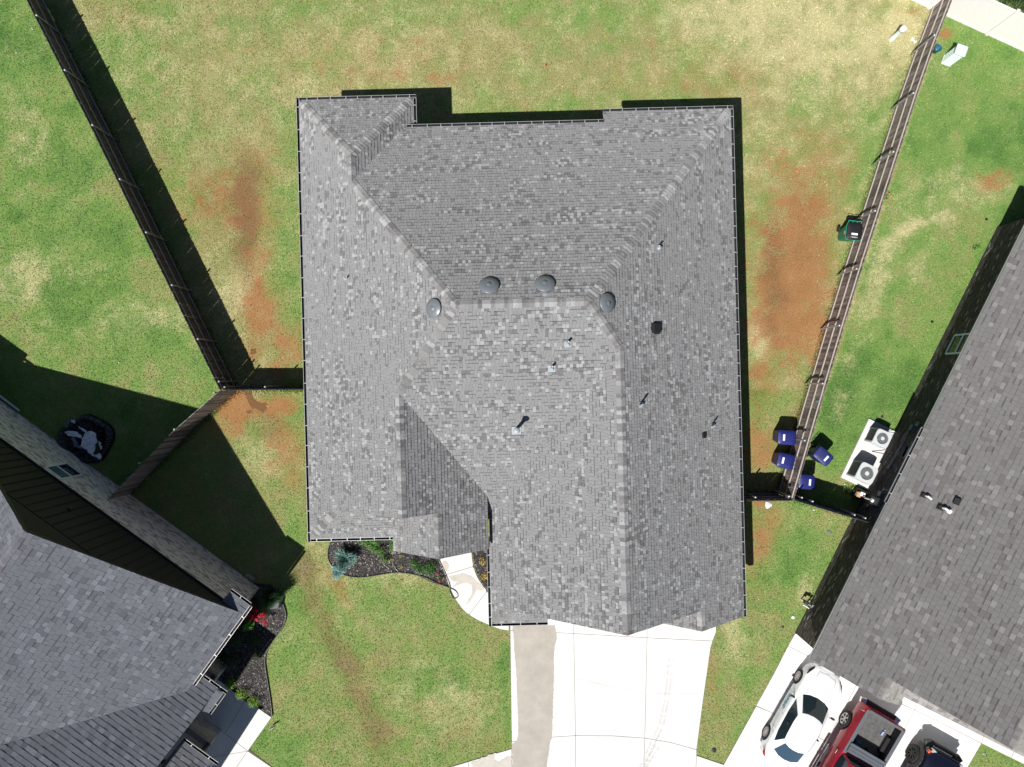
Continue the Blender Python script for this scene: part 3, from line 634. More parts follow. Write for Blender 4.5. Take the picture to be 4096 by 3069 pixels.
def caps(p0, p1, pa, pb, parent, pal, r, expo=.15, hw=.13, name='ridge_shingle'):
    """cap shingles from p0 (low) to p1 (high); pa, pb the two planes"""
    p0 = Vector(p0); p1 = Vector(p1); L = (p1 - p0).length; d = (p1 - p0) / L; side = Vector((-d.y, d.x)).normalized(); n = int(L / expo); g0 = r.choice(pal)
    def pt(s, k, lift):
        c = p0 + d * s; x, y = c.x + side.x * k, c.y + side.y * k
        if k == 0: return Vector((x, y, c.z + lift))
        return Vector((x, y, min(pz(pa, x, y), pz(pb, x, y)) + lift if abs(min(pz(pa, x, y), pz(pb, x, y)) - c.z) < .4 else c.z - .1))
    for i in range(n):
        s0, s1 = i * L / n, (i + 1) * L / n + .02; lo, hi = .036, .012
        g0 = r.choice(pal)
        g = gmul(g0, r.uniform(.85, 1.12)); ks = [-hw, -hw * .35, 0, hw * .35, hw]; vs = []
        for s_, lf in ((s0, lo), (s1, hi)):
            for k in ks:
                q = pt(s_, k, lf); 
                if abs(k) == hw * .35: q.z -= .006
                if k == 0: q.z -= .010
                vs.append(q)
        for k in ks: q = pt(s0, k, .0); vs.append(q - Vector((0, 0, .01)))
        fs = [(j, j + 1, j + 6, j + 5) for j in range(4)] + [(10 + j, 11 + j, j + 1, j) for j in range(4)]
        # side skirts
        vs += [pt(s0, -hw, -.01), pt(s1, -hw, -.01), pt(s0, hw, -.01), pt(s1, hw, -.01)]
        fs += [(0, 5, 16, 15), (4, 17, 18, 9)]
        o = vs[2].copy(); mb = MB(); mb.add([v - o for v in vs], fs, 0, g, True)
        mb.sm = [False] * len(fs)
        ob = mb.obj(name, M_CAP, parent); ob.location = o
def deck(fr, planes, parent, mt=None, fascia=None, t=.13):
    mb = MB()
    for pl, poly in planes:
        poly = ccw(poly); n = len(poly); top = [(x, y, pz(pl, x, y) - .006) for x, y in poly]; bot = [(x, y, pz(pl, x, y) - t) for x, y in poly]
        tr = tessellate_polygon([[Vector((p[0], p[1], 0)) for p in poly]])
        mb.add(top + bot, [tuple(ccw_idx(poly, q)) for q in tr] + [tuple(reversed([i + n for i in ccw_idx(poly, q)])) for q in tr], 0)
        mb.add(top + bot, [(i, i + n, (i + 1) % n + n, (i + 1) % n) for i in range(n)], 1)
    return mb.obj('roof_deck', [mt or M_DECK, fascia or M_WHITE], parent)
def ccw_idx(poly, q): return q if area([poly[i] for i in q]) > 0 else tuple(reversed(q))
def gutter(parent, p0, p1, z, out, step=.62, mt=None, ends=(0, 0)):
    mt = mt or M_GUTW; p0 = Vector((*p0, z)); p1 = Vector((*p1, z)); o = Vector((*out, 0)); d = (p1 - p0).normalized(); p0 = p0 - d * ends[0]; p1 = p1 + d * ends[1]; L = (p1 - p0).length
    W = .135; mb = MB(); up = Vector((0, 0, 1))
    def strip(a, b, m): mb.add([p0 + a, p1 + a, p1 + b, p0 + b], [(0, 1, 2, 3)], m)
    strip(o * .008 + up * .012, o * .022 + up * .008, 0)                         # drip edge
    strip(o * .024 + up * .008, o * .026 - up * .085, 1); strip(o * .026 - up * .085, o * (W - .018) - up * .085, 1); strip(o * (W - .018) - up * .085, o * (W - .016) - up * .001, 1)
    strip(o * (W - .013), o * W, 0); strip(o * W, o * (W - .02) - up * .10, 0); strip(o * (W - .02) - up * .10, o * .02 - up * .10, 0)
    for e, sg in ((p0, -1), (p1, 1)): mb.add([e + o * .02, e + o * W, e + o * (W - .02) - up * .1, e + o * .02 - up * .1], [(0, 1, 2, 3)], 0)
    g = mb.obj('gutter', [mt, M_GUT], parent); n = max(1, int(L / step)); s0 = L / n * .5
    me = None
    for i in range(n):
        q = p0 + d * (s0 + i * L / n + rnd.uniform(-.06, .06))
        if me is None:
            m2 = MB(); m2.bar(o * .0, o * (W + .002), .020, .008); m2.bar(o * .03 - d * .012, o * .07 - d * .012, .02, .02); me = m2.mesh('gutter_strap', mt)
        s = bpy.data.objects.new('gutter_strap', me); C.objects.link(s); s.parent = g; s.location = q + up * .006
    return g
def bricks(fr, p0, p1, z0, z1, n, pal, r, out, openings=(), soldier=True, h=.066, j=.011, wd=.203):
    p0 = Vector(p0); p1 = Vector(p1); L = (p1 - p0).length; d = (p1 - p0) / L; n = Vector(n)
    def brick(t0, t1, a0, a1, pr, g):
        q0, q1 = p0 + d * t0, p0 + d * t1
        if not in_view(fr, q0.x, q0.y, a0, .6): return
        b = n * -.01; f = n * pr; vs = []
        for off in (f, b):
            for q, z in ((q0, a0), (q1, a0), (q1, a1), (q0, a1)): vs.append((q.x + off.x, q.y + off.y, z))
        out.append((vs, [(0, 1, 2, 3), (0, 4, 5, 1), (1, 5, 6, 2), (2, 6, 7, 3), (3, 7, 4, 0)], g))
    zt = z1 - (.21 if soldier else 0); z = z0; k = 0
    while z + h <= zt + .01:
        t = -(wd / 2 if k % 2 else 0); z_ = z
        while t < L:
            a, b = max(0, t), min(L, t + wd)
            if b - a > .03 and not any(o[0] < (a + b) / 2 < o[1] and o[2] < z + h / 2 < o[3] for o in openings):
                brick(a, b, z, z + h, .008 + r.uniform(0, .008), gmul(r.choice(pal), r.uniform(.93, 1.07)))
            t += wd + j
        z += h + j; k += 1
    def sold(ta, tb, za, zb):
        t = ta
        while t < tb: brick(t, min(tb, t + h), za, zb, .022, gmul(pal[0], r.uniform(.6, .85))); t += h + j
    if soldier: sold(0, L, zt + .005, z1)
    for o in openings: sold(o[0] - .05, o[1] + .05, o[2] - .11, o[2] - .01)

# =========================================================== the middle house
FH = Frame((0, 0), A_BODY)
house = thing('grey_roofed_house', 'middle house with large grey shingle hip and gable roof filling the photo centre', 'house', (0, 0, 0), A_BODY)
S_ = .75; W_ = Wpl(-8.45, 2.75, S_); E_ = Epl(9.28, 2.75, S_); N_ = Npl(11.08, 2.75, .593); Sq = (7.69 - 2.75 * .57, 0, .57); Bn = Npl(11.88, 2.75, .65); Be = Epl(-3.77, 2.75, .837)
G_ = (6.815 - S_ * 3.86, S_, 0); D_ = (5.975 - .79 * 4.15, -.79, 0); En = (5.03 + .79 * 2.95, .79, 0); PH = Spl(-6.17, 2.75, .75); PG = Spl(-9.72, 3.12, .75); F_ = (4.355 - .8 * 7.14, .8, 0)
KY = -.26
polys = [(W_, [(-8.45, 11.88), (-8.45, -6.17), (-7.13, -4.85), (-4.15, -4.85), (-4.15, KY), (-1.86, 2.75), (-5.98, 7.96), (-5.98, 9.03)]),
 (N_, [(9.28, 11.08), (4.05, 11.08), (4.05, 10.53), (-4.15, 10.53), (-5.98, 7.96), (-1.86, 2.75), (2.69, 2.75)]),
 (Be, [(-3.77, 11.88), (-5.98, 9.03), (-5.98, 7.96), (-4.15, 10.53), (-3.77, 10.62)]), (Bn, [(-8.45, 11.88), (-5.98, 9.03), (-3.77, 11.88)]),
 (E_, [(9.28, 11.08), (2.69, 2.75), (3.86, 1.215), (3.86, -9.05), (7.14, -9.05), (7.14, -9.85), (9.28, -9.85)]),
 (Sq, [(-1.86, 2.75), (-4.15, KY), (-1.11, -4.48), (-1.11, -5.32), (3.86, 1.215), (2.69, 2.75)]),
 (G_, [(3.86, 1.215), (-1.07, -5.27), (-1.07, -9.72), (-.18, -9.05), (3.86, -9.05)]),
 (D_, [(-4.15, KY), (-4.15, -4.85), (-2.95, -4.85), (-2.95, -6.6), (-1.11, -6.6), (-1.11, -4.48)]),
 (En, [(-2.95, -6.6), (-2.95, -4.7), (-4.94, -4.7), (-4.94, -6.6)]), (PH, [(-8.45, -6.17), (-4.95, -6.17), (-4.95, -4.85), (-7.13, -4.85)]),
 (PG, [(-1.07, -9.72), (1.2, -9.72), (1.2, -9.05), (-.18, -9.05)]), (F_, [(7.14, -9.85), (7.14, -9.05), (5.75, -9.05), (5.75, -9.85)])]
deck(FH, polys, house)
PALM = [(.165, .163, .165), (.240, .241, .245), (.325, .330, .336)]
rr = random.Random(3); pcs = []
for pl, po in polys: shingle_plane(FH, pl, po, PALM, (.105, .165), rr, pcs, strip=.85)
emit(pcs, 'shingle', M_SH, house, FH)
CP = [(.175, .17, .17), (.25, .25, .25), (.33, .33, .335), (.215, .21, .21)]
def cap(a, b, pa, pb, hw=.16): caps((*a, pz(pa, *a)), (*b, pz(pa, *b)), pa, pb, house, CP, rr, hw=hw)
cap((-8.35, 11.77), (-5.98, 9.03), W_, Bn); cap((-3.85, 11.78), (-5.98, 9.03), Bn, Be); cap((-5.98, 7.9), (-5.98, 9.05), W_, Be)
cap((-5.98, 7.96), (-1.86, 2.75), W_, N_); cap((9.2, 10.98), (2.69, 2.75), N_, E_); cap((-1.86, 2.75), (2.69, 2.75), N_, Sq, .15)
cap((-4.15, KY), (-1.86, 2.75), W_, Sq, .15); cap((3.86, 1.215), (2.69, 2.75), E_, Sq, .15); cap((3.86, -9.04), (3.86, 1.2), E_, G_); cap((-4.15, -4.84), (-4.15, KY), W_, D_)
cap((-2.95, -6.59), (-2.95, -4.86), D_, En); cap((-8.38, -6.1), (-7.13, -4.85), W_, PH); cap((-1.0, -9.66), (-.3, -9.1), G_, PG); cap((7.14, -9.84), (7.14, -9.1), E_, F_)
gutter(house, (-8.45, 11.88), (-8.45, -6.17), 2.75, (-1, 0), .86, ends=(.13, .13)); gutter(house, (-8.45, 11.88), (-3.77, 11.88), 2.75, (0, 1), .5, ends=(0, .13)); gutter(house, (-3.77, 11.88), (-3.77, 10.60), 2.75, (1, 0), .5)
gutter(house, (-4.0, 10.53), (4.03, 10.53), 3.07, (0, 1), .53); gutter(house, (4.05, 11.08), (9.28, 11.08), 2.75, (0, 1), .53, ends=(0, .13)); gutter(house, (9.28, 11.08), (9.28, -9.85), 2.75, (1, 0), .56)
gutter(house, (-8.45, -6.17), (-4.96, -6.17), 2.75, (0, -1), .55, mt=M_WHITE); gutter(house, (-1.07, -6.62), (-1.07, -9.72), 3.12, (-1, 0), .62, ends=(0, .13)); gutter(house, (-1.07, -9.72), (1.2, -9.72), 3.12, (0, -1), .7)
# walls, garage doors, windows below the eaves
BRC = mat('house_brick_far', (.24, .19, .165), .9, noise=.25, nscale=9)
mb = MB(); mb.prism([(-8, -5.75), (-8, 11.45), (-4.2, 11.45), (-4.2, 10.1), (8.85, 10.1), (8.85, -8.9), (-.65, -8.9), (-.65, -4.9), (-4.9, -4.9), (-4.9, -5.75)], -.05, 2.64)
mb.obj('wall', BRC, house)
for xs_, y_, zf, zt in (([-.2, 3.86, 7.9], -8.82, [3.55, 6.6, 3.6], 2.64), ([-7.0, -4.15, -1.9], -4.7, [3.7, 5.8, 4.1], 2.64), ([-4.7, -2.95, -1.4], -6.35, [3.45, 4.85, 3.5], 2.9)):
    mb = MB(); n = 3; vs = [(x, y_, zt) for x in xs_] + [(x, y_, z) for x, z in zip(xs_, zf)] + [(x, y_ + .15, zt) for x in xs_] + [(x, y_ + .15, z) for x, z in zip(xs_, zf)]
    mb.add(vs, [(0, 1, 4, 3), (1, 2, 5, 4), (7, 6, 9, 10), (8, 7, 10, 11)]); mb.obj('gable_wall', BRC, house)
for x0, x1 in ((.6, 5.4), (6.2, 8.6)):
    mb = MB()
    for i in range(4): mb.box((x0 + x1) / 2, -8.93, .04 + i * .55, x1 - x0, .05, .53)
    mb.obj('garage_door', M_DOOR, house)
mb = MB(); mb.box(-2.4, -4.93, .05, 1.0, .06, 2.1); mb.obj('front_door', mat('dark_front_door', (.03, .02, .015), .5), house)
for x, y, sx in ((-7.0, -5.77, 1.2), (-5.7, -5.77, 1.0)):
    mb = MB(); mb.box(x, y, .8, sx, .05, 1.4); f = mb.obj('window', M_WHITE, house); mb = MB(); mb.box(x, y - .02, .86, sx - .12, .05, 1.28); mb.obj('pane', M_GLASS, f)
for x in (-4.55, -1.55): mb = MB(); mb.box(x, -6.15, .02, .3, .3, 2.9); mb.obj('porch_post', M_WHITE, house)
# turtle vents
def tilt(pl): return Vector((-pl[1], -pl[2], 1)).normalized().to_track_quat('Z', 'Y').to_euler()
for u, v, pl, k in ((1956, 1145, N_, 1), (2180, 1138, N_, 1), (1738, 1232, W_, 1), (2425, 1211, E_, 1)):
    x, y, z = FH.find(u, v, pl, .16); mb = MB()
    mb.lathe([(.10, -.02), (.10, .10)], 20); mb.lathe([(.345, .075), (.35, .088), (.33, .105), (.25, .145), (.17, .168), (.125, .172), (.105, .165), (.095, .178), (.0, .186)], 36)
    mb.lathe([(.0, .07), (.345, .075)], 36)
    o = mb.obj('roof_vent', M_DOME, house); o.location = (x, y, z); o.rotation_euler = tilt(pl)
    mb = MB(); mb.box(0, 0, -.0, .62, .62, .015); f = mb.obj('flashing', M_DOME, o)
def pipe(fr, parent, u, v, pl, h=.35, r=.045, ft=.22, body=M_GALVL, flash=M_LEAD, flip=1, cone=True, tall=None):
    x, y, z = fr.find(u, v, pl); mb = MB(); mb.cyl((0, 0, -.05), (0, 0, h), r, n=14, cap=False); mb.cyl((0, 0, h - .03), (0, 0, h - .028), r * .8, n=14)
    o = mb.obj('vent_pipe', body, parent); o.location = (x, y, z); q = tilt(pl); dn = Vector((-pl[1], -pl[2])).normalized()
    mb = MB(); mb.box(0, 0, .02, ft, ft, .012); 
    if cone: mb.cyl((0, 0, .03), (0, 0, .12), r * 2.3, r * 1.15, n=16)
    f = mb.obj('pipe_flashing', flash, o); f.rotation_euler = q; f.location = (dn.x * .05, dn.y * .05, -pz(pl, 0, 0) + pz(pl, dn.x * .05, dn.y * .05)); return o
pipe(FH, house, 1389, 1112, W_, .25, .035, .17); pipe(FH, house, 2629, 991, E_, .35, .04); pipe(FH, house, 2270, 1370, Sq, .38); pipe(FH, house, 2207, 1468, Sq, .38, .045, .26); pipe(FH, house, 2558, 1620, E_, .5, .04); pipe(FH, house, 2845, 1704, E_, .45, .038)
o = pipe(FH, house, 2066, 1716, Sq, .95, .065, .34); mb = MB(); mb.lathe([(.065, .93), (.12, .95), (.125, 1.06), (.10, 1.09), (0, 1.11)], 20); mb.obj('flue_cap', M_LEAD, o)
for u, v, sz in ((2621, 1313, .38), (2815, 1741, .2)):
    x, y, z = FH.find(u, v, E_); mb = MB(); mb.box(0, 0, .0, sz, sz, sz * .34, top=(.86, .9)); mb.box(0, 0, 0, sz * 1.15, sz * 1.15, .014)
    o = mb.obj('box_vent', M_BLK, house); o.location = (x, y, z); o.rotation_euler = tilt(E_); mb = MB(); mb.box(sz * .47, 0, .02, .03, sz * .8, sz * .2); mb.obj('vent_hood', M_BLK, o)

# =========================================================== the left house
FL = Frame((LO.x, LO.y), LA)
lh = thing('brick_house', 'left house with pale brick side wall, black gable siding and purplish grey roof', 'house', (LO.x, LO.y, 0), LA)
L1 = Wpl(-.46, 3.0, .6); L1b = (7.386 + .58 * 6.85, -.58, 0); L2 = Spl(3.21, 2.65, .6); L2b = (7.386 + .6 * 11.1, 0, -.6); L3 = Spl(5.98, 2.4, .6); LR1 = Spl(-.49, 2.98, .3); LR2 = Wpl(-1.64, 2.65, .6); L4 = Spl(-.5, 2.8, .6)
lp = [(L1, [(-.46, -.08), (6.85, -.08), (6.85, 11.1), (-.46, 3.79)]), (L1b, [(6.85, -.08), (14.8, -.08), (14.8, 17), (6.85, 11.1)]), (L2, [(-1.37, 3.21), (-.46, 3.21), (-.46, 3.79), (6.85, 11.1), (-1.37, 11.1)]),
 (L2b, [(-1.37, 11.1), (6.85, 11.1), (14.2, 17), (-1.37, 17)]), (L3, [(-3.05, 5.98), (-1.40, 5.98), (-1.40, 13), (-3.05, 13)]), (L4, [(14.76, -.5), (24, -.5), (24, 6.5), (14.76, 6.5)]), (LR1, [(-.46, -.49), (.53, -.49), (.53, -.06), (-.46, -.06)]), (LR2, [(-1.64, 3.21), (-1.37, 3.21), (-1.37, 4.25), (-1.64, 4.25)])]
deck(FL, lp, lh, mat('left_roof_underlay', (.15, .15, .17), .9))
PALL = [(.120, .127, .146), (.150, .159, .180), (.188, .199, .224)]
pcs = []
for i, (pl, po) in enumerate(lp):
    if i not in (3,): shingle_plane(FL, pl, po, PALL, (.19, .30), rr, pcs, .195, .45, .62)
emit(pcs, 'shingle', M_SH, lh, FL)
CL = [(.17, .17, .19), (.21, .21, .235), (.15, .15, .165)]
caps((6.85, 10.2, 7.386), (6.85, 0, 7.386), L1, L1b, lh, CL, rr)
gutter(lh, (-.46, -.5), (-.46, 3.45), 3.0, (-1, 0), .8, mt=M_VINYL); gutter(lh, (-.46, -.49), (.53, -.49), 2.98, (0, -1), .5); gutter(lh, (-.62, 3.21), (-1.64, 3.21), 2.65, (0, -1), .55, ends=(0, .13)); gutter(lh, (-1.64, 3.21), (-1.64, 4.25), 2.65, (-1, 0), .55)
gutter(lh, (-1.42, 5.98), (-3.05, 5.98), 2.4, (0, -1), .6, ends=(0, .13))
mb = MB(); mb.prism([(0, .0), (24, 0), (24, 17), (-1.2, 17), (-1.2, 9), (1.4, 9), (1.4, 3.3), (0, 3.3)], -.05, 2.6); mb.obj('wall', M_MORT, lh)
pcs = []; PB = [(.42, .34, .33), (.66, .57, .52), (.80, .73, .67), (.82, .77, .71), (.74, .67, .63)]
bricks(FL, (0, 0), (16, 0), .0, 3.0, (0, -1), PB, rr, pcs, [(8.93, 9.79, 1.2, 2.62)])
emit(pcs, 'brick', M_BRL, lh, FL)
pcs = []; bricks(FL, (0, 0), (0, 3.3), .0, 2.85, (-1, 0), PB, rr, pcs, soldier=False); emit(pcs, 'corner_brick', M_BRL, lh, FL, 0)
# window in the side wall
mb = MB(); x0, x1, z0, z1 = 8.94, 9.78, 1.2, 2.61
for a in (((x0, z0), (x1, z0)), ((x1, z0), (x1, z1)), ((x1, z1), (x0, z1)), ((x0, z1), (x0, z0)), ((x0, 1.93), (x1, 1.93))): mb.bar((a[0][0], -.022, a[0][1]), (a[1][0], -.022, a[1][1]), .035, .06)
f = mb.obj('window', M_VINYL, lh); mb = MB(); mb.box((x0 + x1) / 2, -.006, z0, x1 - x0, .006, .73); mb.obj('pane', M_GLASS, f); mb = MB(); mb.box((x0 + x1) / 2, -.006, 1.93, x1 - x0, .006, .68); mb.obj('pane', M_CURT, f)
# siding of the gable: dark boards with battens, flat band above 6 m
mb = MB(); mb.add([(-.4, -.03, 3.0), (14.7, -.03, 2.8), (6.85, -.03, 7.35), (-.4, .1, 3.0), (14.7, .1, 2.8), (6.85, .1, 7.35)], [(1, 0, 2), (3, 4, 5), (0, 1, 4, 3)]); mb.obj('gable_siding', M_SIDE, lh)
mb = MB(); mb.bar((-.2, -.07, 3.03), (15.5, -.07, 3.03), .09, .07); mb.obj('ledge_trim', M_TRIMD, lh)
mb = MB(); mb.bar((4.65, -.045, 6.0), (9.1, -.045, 6.0), .03, .03); mb.obj('band_board', M_TRIMD, lh)
x = .35
bm_ = {}
while x < 13.7:
    zt = min(6.0, 3 + .6 * min(x + .3, 14.0 - x) )
    if zt > 3.2: mb = MB(); mb.box(x, -.05, 3.06, .045, .03, zt - 3.08); mb.obj('batten', mat('batten_edge', (.008, .009, .010), .7), lh)
    x += .405
mb = MB()
for a, b in (((-.46, 2.9), (6.85, 7.3)), ((6.85, 7.3), (14.8, 2.7))): mb.bar((a[0], -.075, a[1]), (b[0], -.075, b[1]), .025, .14)
mb.obj('rake_board', M_TRIMD, lh)
o = MB(); p = P(598, 2086, 1.2); 
lx, ly = FL.l(p.x, p.y); o.box(lx, -.03, 1.15, .10, .06, .09); o.obj('dryer_vent', M_WHITE, lh)
p = P(294, 2007, 4.5); lx, ly = FL.l(p.x, p.y); mb = MB(); mb.box(lx, -.09, 4.3, .14, .12, .14); mb.bar((lx - .06, -.15, 4.44), (lx + .07, -.15, 4.36), .02, .03); mb.obj('security_lamp', M_PLAS, lh)
# porch: low brick walls, black fence-like rails, posts
def low_wall(name, p0, p1, nrm, h):
    pc = []; bricks(FL, p0, p1, 0.0, h, nrm, [(.45, .41, .38), (.52, .48, .45), (.38, .345, .33)], rr, pc, soldier=True); emit(pc, 'brick', M_BRL, w_, FL, 0)
for (x0, x1, y0, y1) in ((-.9, .1, 3.66, 3.86), (-.9, -.7, 3.86, 4.75), (-2.4, -.9, 6.2, 6.4), (-2.4, -2.2, 6.4, 7.9)):
    mb = MB(); mb.box((x0 + x1) / 2, (y0 + y1) / 2, 0, x1 - x0, y1 - y0, 1.16); w_ = mb.obj('porch_wall', M_MORT, lh)
    if y1 - y0 < .3: low_wall('', (x1, y0), (x0, y0), (0, -1), 1.17)
    else: low_wall('', (x0, y0), (x0, y1), (-1, 0), 1.17)
    mb = MB(); mb.box((x0 + x1) / 2, (y0 + y1) / 2, 1.17, x1 - x0 + .04, y1 - y0 + .04, .05); mb.obj('wall_cap', mat('brick_cap', (.22, .20, .19), .85, noise=.3, nscale=20), w_)
for x, y in ((-.8, 3.76), (-1.15, 6.3), (-2.3, 6.3), (-2.3, 8.6)): mb = MB(); mb.box(x, y, 1.2, .14, .14, 1.22); mb.obj('porch_post', M_TRIMD, lh)
mb = MB(); mb.box(.3, 6.5, .0, 2.4, 5.2, .045); mb.obj('porch_floor', M_CONC, lh)

# =========================================================== the right house
FR = Frame((RO.x, RO.y), RA)
rh = thing('dark_brick_house', 'right house with dark brick side wall and brownish grey shingle roof', 'house', (RO.x, RO.y, 0), RA)
R1 = Wpl(-.37, 2.7, .6); R2 = (4.122 + .6 * 2.0, -.6, 0); R3 = Spl(-.05, 2.75, .6); R1b = (6.312 + .6 * 5.65, -.6, 0)
rp = [(R1, [(-.37, -.35), (2.0, -.35), (2.0, .53), (5.65, .53), (5.65, 20.7), (-.37, 20.7)]), (R2, [(2.0, -.35), (3.4, -.35), (3.4, .53), (2.0, .53)]), (R3, [(3.3, -.05), (11.4, -.05), (11.4, .53), (3.3, .53)]), (R1b, [(5.65, .53), (11.7, .53), (11.7, 20.7), (5.65, 20.7)])]
deck(FR, rp, rh, mat('right_roof_underlay', (.17, .165, .16), .9))
PALR = [(.145, .136, .133), (.170, .166, .165), (.215, .210, .206)]
pcs = []
for i, (pl, po) in enumerate(rp): shingle_plane(FR, pl, po, PALR if i == 0 else [(.20, .19, .185), (.27, .26, .25), (.31, .30, .29)], (.18, .28), rr, pcs, .19, .45, .62)  # all slopes but the first: direct sun painted in as paler shingles
emit(pcs, 'shingle', M_SH, rh, FR)
caps((5.65, .6, 6.312), (5.65, 6, 6.312), R1, R1b, rh, [(.2, .19, .185), (.25, .24, .235)], rr); caps((2.0, -.34, 4.122), (2.0, .5, 4.122), R1, R2, rh, [(.19, .18, .175), (.22, .21, .2)], rr)
pa = FR.l(*P(3690, 1710, 2.7)[:2]); pb = FR.l(*P(3550, 2012, 2.7)[:2]); gutter(rh, (-.37, pa[1]), (-.37, pb[1]), 2.7, (-1, 0), .72)
mb = MB(); mb.prism([(0, 0), (11.2, 0), (11.2, 20.35), (0, 20.35)], -.05, 2.62); mb.obj('wall', M_MORTD, rh)
mb = MB(); mb.add([(0, .45, 2.62), (11.2, .45, 2.62), (5.65, .6, 6.1), (0, .75, 2.62), (11.2, .75, 2.62)], [(0, 1, 2), (4, 3, 2)]); mb.obj('gable_wall', M_MORTD, rh)
mb = MB(); mb.box(5.6, -.03, -.02, 11.2, .05, 2.62); mb.obj('front_wall', mat('dark_brick_far', (.085, .075, .068), .9, noise=.3, nscale=12), rh)
for x0, x1 in ((.5, 3.0), (4.0, 8.9)):
    mb = MB()
    for i in range(4): mb.box((x0 + x1) / 2, -.075, .04 + i * .52, x1 - x0, .04, .50)
    mb.obj('garage_door', M_DOOR, rh)
def rwin(u0, v0, u1, v1):   # two points on the frame's near edge, at z and z
    a = FR.l(*P(u0, v0, .9)[:2]); b = FR.l(*P(u1, v1, .9)[:2]); return a[1], b[1]
ops = [(10.55, 11.75, .95, 2.25), (5.75, 6.65, 1.45, 2.2)]
p = FR.l(*P(3804, 1426, .95)[:2]); q = FR.l(*P(3838, 1351, .95)[:2]); ops[0] = (p[1], q[1], .95, 2.25)
p = FR.l(*P(3606, 1831, 1.45)[:2]); q = FR.l(*P(3632, 1783, 1.45)[:2]); ops[1] = (p[1], q[1], 1.45, 2.2)
pcs = []; PBR = [(.075, .064, .058), (.10, .087, .079), (.13, .115, .105), (.085, .073, .067), (.32, .30, .285)]
bricks(FR, (0, 0), (0, 20.35), .0, 2.6, (-1, 0), PBR[:4] * 5 + PBR[4:], rr, pcs, ops, soldier=False)
emit(pcs, 'brick', M_BRD, rh, FR)
for (a, b, z0, z1), mt in zip(ops, (M_WINW, M_PLAS)):
    mb = MB()
    for (y0, q0), (y1, q1) in (((a, z0), (b, z0)), ((b, z0), (b, z1)), ((b, z1), (a, z1)), ((a, z1), (a, z0)), ((a, (z0 + z1) / 2), (b, (z0 + z1) / 2))): mb.bar((-.02, y0, q0), (-.02, y1, q1), .075, .06)
    f = mb.obj('window', mt, rh); mb = MB(); mb.box(-.008, (a + b) / 2, z0, .008, b - a, z1 - z0); mb.obj('pane', M_GLASS, f)
# roof pipes
o = pipe(FR, rh, 3700, 1982, R1, .22, .04, .22, M_PIPEW, M_BLK); mb = MB(); mb.tube([(0, 0, .2), (.06, -.02, .24), (.16, -.05, .24)], .045, 10); mb.obj('pipe_elbow', M_PIPEW, o)
o = pipe(FR, rh, 3768, 2030, R1, .24, .05, .26, M_PIPEW, M_BLK); mb = MB(); mb.tube([(0, 0, .22), (.06, -.02, .27), (.12, -.04, .27)], .05, 10); mb.box(.16, -.05, .2, .12, .14, .14, -.3); mb.obj('pipe_elbow', M_PIPEW, o)
x, y, z = FR.find(3828, 2006, R1); mb = MB(); mb.box(0, 0, 0, .27, .24, .14, top=(.9, .85)); mb.box(-.17, -.08, 0, .08, .06, .05); o = mb.obj('box_vent', M_BLK, rh); o.location = (x, y, z); o.rotation_euler = tilt(R1)
# electric gear on the wall
def wallpt(u, v, z): return FR.l(*P(u, v, z)[:2])[1]
def wbox(u, v, z, sy, sz, d, mt, name):
    y = wallpt(u, v, z); mb = MB(); mb.box(-d / 2 - .015, y, z - sz / 2, d, sy, sz); o = mb.obj(name, mt, rh); bevel(o, .008, 1); return y
y1 = wbox(3653, 1688, 1.55, .20, .26, .10, M_BOXG, 'electrical_box'); y1b = wbox(3640, 1707, 1.25, .24, .2, .12, M_BOXG, 'disconnect_box'); y2 = wbox(3558, 1868, 1.0, .16, .2, .09, M_BOXG, 'electrical_box')
mb = MB()
for dz in (0, .09): mb.tube([(-.05, y1b - .02 + dz, 1.12), (-.05, y1b - .05 + dz, 1.02 + dz), (-.05, (y1b + y2) / 2, 1.0 + dz), (-.05, y2 + .12, .93 + dz), (-.05, y2 + .02, .90 + dz)], .016, 8)
mb.obj('conduit', M_GALV, rh)
wbox(3516, 1974, 1.35, .22, .26, .12, M_BOXG, 'disconnect_box'); ym = wbox(3505, 2008, 1.35, .34, .60, .13, M_BOXG, 'meter_box'); wbox(3486, 2036, .8, .22, .22, .10, M_PLAS, 'cable_box')
mb = MB(); mb.cyl((-.14, ym, 1.22), (-.25, ym, 1.22), .085, .08, n=20); mb.obj('meter_glass', M_PIPEW, rh)
mb = MB(); mb.tube([(-.08, ym + .02, 1.05), (-.08, ym + .02, .05)], .035, 10); mb.obj('conduit', M_PIPEW, rh)
mb = MB(); mb.tube([(-.03, wallpt(3518, 1948, 1.6), 1.65), (-.10, wallpt(3512, 1943, 1.5), 1.6), (-.12, wallpt(3508, 1945, 1.5), 1.45), (-.05, wallpt(3511, 1950, 1.4), 1.4)], .012, 6); mb.obj('white_cable', M_PIPEW, rh)
mb = MB(); mb.tube([(-.02, wallpt(3618, 1690, 1.2), 1.2), (-.1, wallpt(3600, 1715, .8), .9), (-.12, wallpt(3575, 1728, .3), .3), (-.45, wallpt(3575, 1728, .3) - .1, .2)], .015, 6); mb.obj('refrigerant_line', M_BLK, rh)
mb = MB(); mb.tube([(-.02, wallpt(3560, 1810, .8), .8), (-.2, wallpt(3545, 1820, .3), .35), (-.6, wallpt(3540, 1830, .2), .12)], .018, 6); mb.obj('refrigerant_line', M_BLK, rh)
